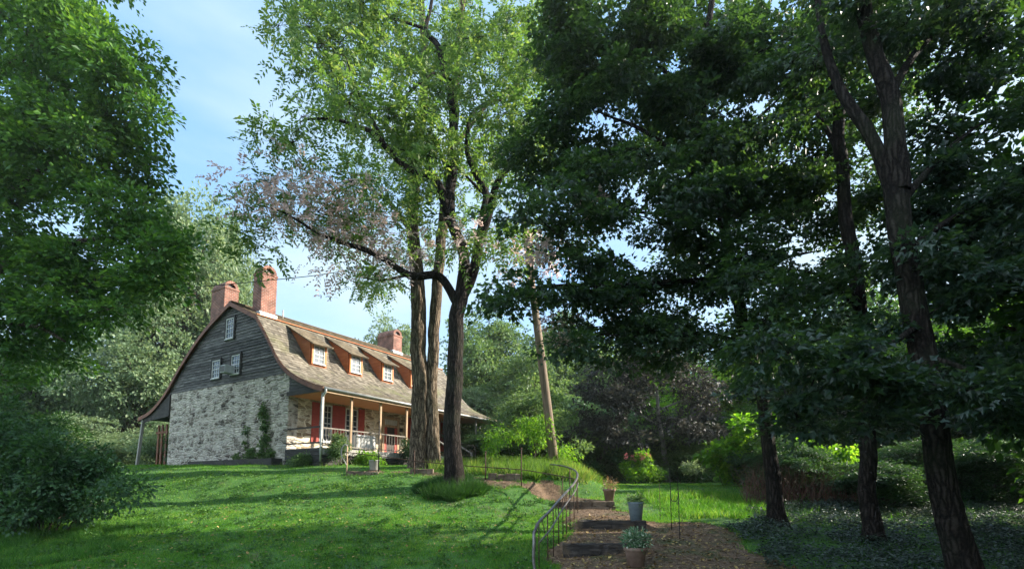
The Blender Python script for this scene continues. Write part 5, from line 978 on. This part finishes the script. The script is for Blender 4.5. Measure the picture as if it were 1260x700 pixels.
for row in range(2):
    x = -0.95
    while x < 0.9:
        wv = rg.uniform(0.25, 0.5); hh = (h1 - h0 + 0.08) / 2; rough_box(b, x, min(x + wv - 0.015, 0.98), -0.14 + rg.uniform(-.02, .02) + 0.03 * row, 0.14, -0.06 + row * hh, -0.06 + (row + 1) * hh - 0.012, 3, 0.009, rg.randint(0, 999)); x += wv
tag(b.build('stone_step', M['rubble'], None, (xc, yc, h0)), 'topmost step of the path, of stacked brown field stones under the brown flower pot', 'step', 'steps of the garden path')
def stone_kerb(px0, px1, py, Y, lab, hgt, seed, dark=False):
    p0 = P(px0, py, Y); p1 = P(px1, py, Y); L_ = p1[0] - p0[0]; b = MB(); r = random.Random(seed); x = -L_ / 2
    while x < L_ / 2 - 0.05:
        wv = r.uniform(0.22, 0.42); rough_box(b, x, min(x + wv - 0.015, L_ / 2), -0.12 + r.uniform(-.03, .03), 0.14, -0.10, hgt * r.uniform(0.8, 1.1), 3, 0.01, r.randint(0, 999)); x += wv
    xm = (p0[0] + p1[0]) / 2
    tag(b.build('stone_edging', [M['rubble']], None, g3(xm, Y)), lab, 'stone edging', 'stone edgings of the upper path')
stone_kerb(601, 640, 603, 17.95, 'low stone edging right of the lawn tree, by the handrail post', 0.2, 11)
stone_kerb(505, 533, 585, 18.6, 'low stone edging at the foot of the twin trunked tree', 0.17, 12)
stone_kerb(427, 466, 583, 18.6, 'low stone edging left of the tall black post, beside the grey bucket', 0.12, 13)

# ------------------------------------------------------------------ handrails
def rail_run(name, label, tops, posts, lower=None, balusters=(), rad=0.028, mat='steel', post_mat='rust', ends=None):
    tp = [np.array(q) for q in tops]; base = g3(tp[0][0], tp[0][1]); root = tag(empty(name, base), label, 'handrail')
    b = MB(); path = smooth_path(tp, 6); b.tube([p - base for p in path], (rad, rad), 8); b.build('top_rail', M[mat], root)
    if lower is not None:
        b = MB(); b.tube([np.array(p) - base for p in smooth_path(lower, 6)], (rad * 0.62, rad * 0.62), 7); b.build('lower_rail', M[mat], root)
    PA = np.array(path)
    for (t, rp) in posts:
        p = PA[int(t * (len(PA) - 1))]; f = g3(p[0], p[1], -0.1); b = MB(); b.tube([f - base, p - base - (0, 0, 0.01)], (rp, rp), 6); b.build('post', M[post_mat], root)
    return root, PA, base
tops = [P(657, 656, 9.6), P(663, 642, 10.0), P(676, 629, 10.7), P(689, 614, 11.7), P(698, 604, 12.7), P(706, 595, 14.0), P(710.5, 586, 15.2), P(709, 580, 16.3), P(701, 575.5, 17.4), P(690, 572.5, 18.3), P(677, 571, 18.9)]
lows = [P(663.5, 667, 9.75), P(678, 650, 10.7), P(691, 628, 11.7), P(700, 615, 12.7), P(708, 603, 14.0), P(711.5, 594, 15.2)]
hr, PA, hb_ = rail_run('handrail', 'curved grey pipe handrail rising along the left side of the path steps', tops, [(0.10, .012), (0.19, .013), (0.24, .011), (0.285, .013), (0.335, .011), (0.385, .013), (0.44, .011), (0.5, .013), (0.6, .013), (0.7, .012), (0.8, .016), (0.93, .013)], lows, rad=0.03)
b = MB(); p0 = tops[0]; f = g3(p0[0] - 0.02, p0[1] - 0.12, -0.1)
b.tube([q - hb_ for q in smooth_path([p0 + np.array((0.04, 0.1, 0.07)), p0 + np.array((0.0, 0.0, 0.0)), p0 + np.array((0.0, -0.05, -0.16)), (p0 * 0.4 + f * 0.6), f + np.array((0.06, 0, 0))], 5)], (0.03, 0.035, 0.03), 8); b.build('newel_post', M['steel'], hr)
LW = np.array(smooth_path(lows, 6))
for t in (0.12, 0.33, 0.52, 0.7):
    lo = LW[int(t * (len(LW) - 1))]; i = int(np.argmin(np.linalg.norm(PA[:, :2] - lo[:2], axis=1))); b = MB(); b.tube([lo - hb_, PA[i] - hb_], (.009, .009), 5); b.build('baluster', M['rust'], hr)
tops2 = [P(711, 591, 15.3), P(701, 587.5, 16.0), P(670, 582, 16.9), P(641, 577.5, 17.3), P(597, 574.5, 17.9), P(558, 571.5, 18.2), P(510, 566.5, 18.4), P(467, 561, 18.6), P(425, 556, 18.8)]
r2, PA2, h2 = rail_run('handrail', 'thin dark iron rail running level beside the upper path towards the porch', tops2, [(0.18, .014)], rad=0.016, mat='rust')
for (px, top, Y, lab, nm) in ((467, 519, 18.6, 'tall thin black post standing by the grey bucket', 'tall_post'), (597.5, 556, 17.9, 'rusty upright post right of the lawn tree, topping the upper rail', 'short_post'), (641.5, 552, 17.25, 'rusty upright post nearest the stepped handrail, at the right end of the stone edging', 'short_post'), (510, 555, 18.4, 'slim rusty post at the foot of the twin trunked tree', 'short_post')):
    p = P(px, top, Y); f = g3(p[0], p[1]); b = MB(); b.tube([(0, 0, -0.2), p - f], (0.022, 0.02), 7); b.lathe(p - f, [(0.001, 0.05), (0.03, 0.03), (0.03, 0.0), (0.021, -0.01)], 8)
    tag(b.build(nm, M['iron' if top < 530 else 'rust'], None, f), lab, 'post')
f = gpx(425, 18.8); root = tag(empty('curved_post', f), 'pale curved top rail post at the far left end of the upper rail', 'post')
b = MB(); b.tube([(0.03, 0, -0.2), (0.03, 0, 1.0)], (0.026, 0.026), 7); b.build('post', M['browntimber'], root)
b = MB(); b.tube(smooth_path([(0.03, -0.03, 1.02), (-0.06, -0.03, 1.05), (-0.16, -0.03, 0.92), (-0.17, -0.03, 0.66), (-0.05, -0.03, 0.45), (0.02, -0.03, 0.3)], 5), (0.028, 0.02), 7); b.build('curved_arm', M['greywood'], root)

# ------------------------------------------------------------------ pots
def pot(name, label, x, y, prof, mat, dz=0.0, cat='pot'):
    f = g3(x, y, dz); root = tag(empty(name, f), label, cat); b = MB(); b.lathe((0, 0, 0), prof, 24); b.build('vessel', M[mat], root)
    ri, zt = prof[-1][0], prof[-1][1]; b = MB(); b.lathe((0, 0, 0), [(ri + 0.004, zt + 0.0), (ri * 0.5, zt + 0.02), (0.001, zt + 0.025)], 16); b.build('soil', M['soil'], root)
    return f + np.array((0, 0, zt))
def pot_plant(name, label, p, rad, hgt, leaf, seed, count, per, size, asp, shape='rhomb', flowers=None, cat='plant', tilt=0.8):
    root = tag(empty(name, p), label, cat); cr = Crown(seed); cr.sprays(np.array(p) + (0, 0, hgt * 0.5), np.array((rad, rad, hgt * 0.55)), count, per, size, rad * 0.4, 0.04, tilt, 0.5, shape, asp); cr.build('foliage', [M[leaf]], root, p)
    if flowers: cr = Crown(seed + 1); cr.sprays(np.array(p) + (0, 0, hgt * 0.7), np.array((rad * 1.05, rad * 1.05, hgt * 0.5)), flowers, 8, 0.035, 0.04, 0.02); cr.build('flowers', [M['lf_silver']], root, p)
    b = MB()
    for k in range(9): a = k * 0.7; b.tube([(0.02 * math.cos(a), 0.02 * math.sin(a), -0.02), (rad * 0.7 * math.cos(a), rad * 0.7 * math.sin(a), hgt * 0.8)], (0.007, 0.003), 4)
    b.build('stems', M[leaf], root)
P1 = [(0.12, 0.0), (0.16, 0.005), (0.205, 0.30), (0.215, 0.31), (0.235, 0.33), (0.24, 0.38), (0.225, 0.39), (0.205, 0.385), (0.195, 0.35)]
q = P(782, 686, 10.2); pp = pot('flower_pot', 'mossy brown clay pot beside the lowest timber step', q[0], 10.2, P1, 'terracotta')
pot_plant('potted_plant', 'bushy plant with silvery white leaves and blossoms in the lowest clay pot', pp, 0.25, 0.32, 'lf_silver', 801, 80, 18, 0.07, 0.42, flowers=0)
cr = None
P2_ = [(0.13, 0.0), (0.15, 0.005), (0.20, 0.46), (0.215, 0.48), (0.215, 0.52), (0.20, 0.525), (0.19, 0.49)]
q = P(784, 640, 13.5); pp = pot('flower_pot', 'tall blue grey tapered pot on the end of the middle timber step', q[0], 13.62, P2_, 'bluegrey', 0.0)
pot_plant('potted_plant', 'low green plant in the tall blue grey pot', pp, 0.21, 0.16, 'lf_mid', 811, 34, 14, 0.08, 0.5)
P3 = [(0.11, 0.0), (0.13, 0.005), (0.19, 0.34), (0.215, 0.35), (0.215, 0.41), (0.20, 0.415), (0.185, 0.38)]
q = P(750, 611, 16.8); pp = pot('flower_pot', 'brown flared pot standing on the topmost stone step', q[0], 16.85, P3, 'terracotta')
pot_plant('potted_plant', 'straggly half dry plant spilling from the brown flared pot', pp, 0.26, 0.34, 'lf_dry', 821, 16, 14, 0.10, 0.25, flowers=0)
P4 = [(0.15, 0.0), (0.16, 0.005), (0.19, 0.36), (0.20, 0.365), (0.20, 0.385), (0.185, 0.385), (0.18, 0.36)]
q = P(460, 583, 19.2); pp = pot('bucket_planter', 'dull grey bucket planter on the lawn before the porch', q[0], 19.2, P4, 'galv', cat='planter')
pot_plant('potted_plant', 'leafy green plant in the dull grey bucket before the porch', pp, 0.18, 0.2, 'lf_bright', 831, 20, 12, 0.08, 0.4)

# ------------------------------------------------------------------ shepherd hooks, pole, cable
def hook(px, py0, py1, Y, label, hookdir=1, wide=0.16):
    a = P(px, py0, Y); f = g3(a[0], Y); h_ = a[2] - f[2]; b = MB()
    pts = [(0, 0, -0.2), (0, 0, h_ * 0.5), (0, 0, h_)]
    b.tube(pts, (0.011, 0.011), 6); b.tube(smooth_path([(0, 0, h_ * 0.52), (hookdir * wide * 0.25, 0, h_ * 0.46), (hookdir * wide * 0.8, 0, h_ * 0.47), (hookdir * wide, 0, h_ * 0.58), (hookdir * wide * 0.98, 0, h_ * 0.8), (hookdir * wide, 0, h_ * 0.85)], 5), (0.010, 0.009), 6)
    tag(b.build('shepherd_hook', M['iron'], None, f), label, 'garden hook')
hook(824, 575, 645, 13.4, 'taller of the two thin black garden hooks right of the steps', 1, 0.20)
f = g3(P(834.5, 600, 12.2)[0], 12.2); t = P(834.5, 603, 12.2); b = MB(); b.tube(smooth_path([(0, 0, -0.2), (0, 0, 0.6), t - f, t - f + np.array((-0.015, 0, 0.02)), t - f + np.array((-0.05, 0, 0.0)), t - f + np.array((-0.055, 0, -0.05))], 4), (0.010, 0.010), 6)
tag(b.build('shepherd_hook', M['iron'], None, f), 'shorter thin black garden hook with a small bent tip, nearer the camera', 'garden hook')
f = g3(P(811, 600, 14.6)[0], 14.6); t = P(811, 594, 14.6); b = MB(); b.tube([(0, 0, -0.2), (0.01, 0, 0.5), t - f], (0.008, 0.006), 5); tag(b.build('garden_stake', M['rust'], None, f), 'thin plain stake left of the two garden hooks', 'stake')
pb = gpx(683, 20.6); pt = P(644, 268, 20.2); root = tag(empty('utility_pole', pb), 'tall leaning wooden utility pole behind the handrail bend', 'utility pole')
b = MB(); b.tube([(0.02, 0, -0.4)] + [(pt - pb) * t for t in (0.25, 0.5, 0.75, 1.0)], (0.195, 0.175, 0.16, 0.145, 0.13), 14, rough=0.02); b.build('pole', M['pole'], root)
tp_ = pt - pb; b = MB(); b.beam(tp_ + (-0.8, 0.16, -0.5), tp_ + (0.8, 0.16, -0.5), 0.10, 0.12); b.build('crossarm', M['pole'], root)
for dx in (-0.7, 0.0, 0.7):
    b = MB(); b.lathe(tp_ + np.array((dx, 0.16, -0.44)), [(0.02, 0.0), (0.045, 0.03), (0.03, 0.06), (0.045, 0.08), (0.02, 0.12), (0.001, 0.125)], 10); b.build('insulator', M['bluegrey'], root)
ca = pt + np.array((-0.7, 0.16, -0.32)); wire = [P(-140, 362, 19.0), P(0, 361, 19.4), P(190, 356.5, 19.8), P(345, 343.5, 20.1), P(420, 334, 20.15), P(530, 314, 20.2), ca]
b = MB(); b.tube([p - ca for p in smooth_path(wire, 8)], (0.016, 0.016), 5); tag(b.build('overhead_cable', M['cable'], None, ca), 'thin black overhead cable sagging from the pole across the chimneys to the left', 'cable')

# ------------------------------------------------------------------ furniture by and on the porch
c = hw(2.65, -1.55, DZ); root = tag(empty('cloth_table', c, HROT), 'small porch table under a white cloth behind the porch rail', 'table')
b = MB(); b.box(-0.5, 0.5, -0.32, 0.32, 0.68, 0.715); b.build('table_top', M['greywood'], root)
for sx in (-1, 1):
    for sy in (-1, 1): b = MB(); b.box(sx * 0.44 - 0.025, sx * 0.44 + 0.025, sy * 0.26 - 0.025, sy * 0.26 + 0.025, 0, 0.68); b.build('leg', M['greywood'], root)
V = []; n = 40; per = [(-0.54, -0.36), (0.54, -0.36), (0.54, 0.36), (-0.54, 0.36)]; ring = []
for k in range(4):
    a, b2 = np.array(per[k]), np.array(per[(k + 1) % 4]); ring += [a + (b2 - a) * i / 10 for i in range(10)]
for lev, z_ in enumerate((0.724, 0.6, 0.35, 0.08)):
    for i, q in enumerate(ring): s_ = 1 + (0.0 if lev == 0 else 0.035 * lev * (0.5 + 0.5 * math.sin(i * 2.1))); V.append((q[0] * s_, q[1] * s_, z_))
b = MB(); b.add(V, [(l * n + i, l * n + (i + 1) % n, (l + 1) * n + (i + 1) % n, (l + 1) * n + i) for l in range(3) for i in range(n)] + [tuple(range(n))[::-1]], 0, True)
tag(b.build('tablecloth', M['cloth'], None, c + np.array((0, 0, 0.0))), 'white cloth hanging in folds over the small porch table', 'tablecloth'); bpy.data.objects['tablecloth'].rotation_euler = (0, 0, HROT)
def iron_chair(label, x, y, rz):
    root = tag(empty('garden_chair', g3(x, y), rz), label, 'chair')
    b = MB(); b.lathe((0, 0, 0.42), [(0.001, 0.02), (0.20, 0.02), (0.21, 0.01), (0.20, 0.0)], 16); b.build('seat', M['iron'], root)
    for k in range(4): a = math.pi / 4 + k * math.pi / 2; b = MB(); b.tube(smooth_path([(0.14 * math.cos(a), 0.14 * math.sin(a), 0.42), (0.2 * math.cos(a), 0.2 * math.sin(a), 0.22), (0.17 * math.cos(a), 0.17 * math.sin(a), 0.1), (0.23 * math.cos(a), 0.23 * math.sin(a), -0.02)], 4), (0.014, 0.012), 6); b.build('leg', M['iron'], root)
    b = MB(); b.tube(smooth_path([(-0.19, 0.12, 0.43), (-0.22, 0.17, 0.7), (-0.12, 0.2, 0.92), (0, 0.2, 0.86), (0.12, 0.2, 0.92), (0.22, 0.17, 0.7), (0.19, 0.12, 0.43)], 5), (0.014, 0.014), 6)
    for s_ in (-1, 1): b.tube(smooth_path([(s_ * 0.06, 0.15, 0.43), (s_ * 0.13, 0.17, 0.6), (s_ * 0.05, 0.18, 0.72), (s_ * 0.01, 0.18, 0.62), (s_ * 0.08, 0.17, 0.58)], 4), (0.011, 0.009), 5)
    b.build('backrest', M['iron'], root)
q = P(534, 570, 22.0); iron_chair('black scrolled iron chair just right of the twin trunked tree', q[0], 22.0, R(150))
q = P(577, 575, 22.5); iron_chair('black scrolled iron chair right of the feathery lawn tree', q[0], 22.5, R(200))
for (u, mt, lab) in ((11.35, 'bluecloth', 'small blue cloth hung over the far porch rail'), (10.95, 'redcloth', 'faded red cloth hung over the far porch rail, left of the blue one')):
    o = hw(u, -2.2, DZ + 0.84); b = MB(); V = []
    for i in range(5):
        for (dy, dz) in ((-0.05, -0.55), (-0.045, -0.25), (-0.035, 0.0), (0, 0.015), (0.035, -0.01), (0.04, -0.3)): V.append((-0.16 + 0.08 * i, dy + 0.012 * math.sin(i * 2.2), dz))
    b.add(V, [(i * 6 + j, (i + 1) * 6 + j, (i + 1) * 6 + j + 1, i * 6 + j + 1) for i in range(4) for j in range(5)], 0, True)
    ob = b.build('hanging_cloth', M[mt], None, o); ob.rotation_euler = (0, 0, HROT); tag(ob, lab, 'cloth')

# ------------------------------------------------------------------ light summer haze
hz = bpy.data.materials.new('summer haze'); hz.use_nodes = True; t = hz.node_tree; t.nodes.clear()
o_ = t.nodes.new('ShaderNodeOutputMaterial'); v_ = t.nodes.new('ShaderNodeVolumePrincipled'); v_.inputs['Color'].default_value = (0.86, 0.93, 0.95, 1); v_.inputs['Density'].default_value = 0.0004; v_.inputs['Anisotropy'].default_value = 0.2
t.links.new(v_.outputs[0], o_.inputs['Volume'])
b = MB(); b.box(-1600, 1600, -400, 2600, -5.0, 27.0); tag(b.build('haze', hz), kind='stuff')
S.cycles.volume_bounces = 0
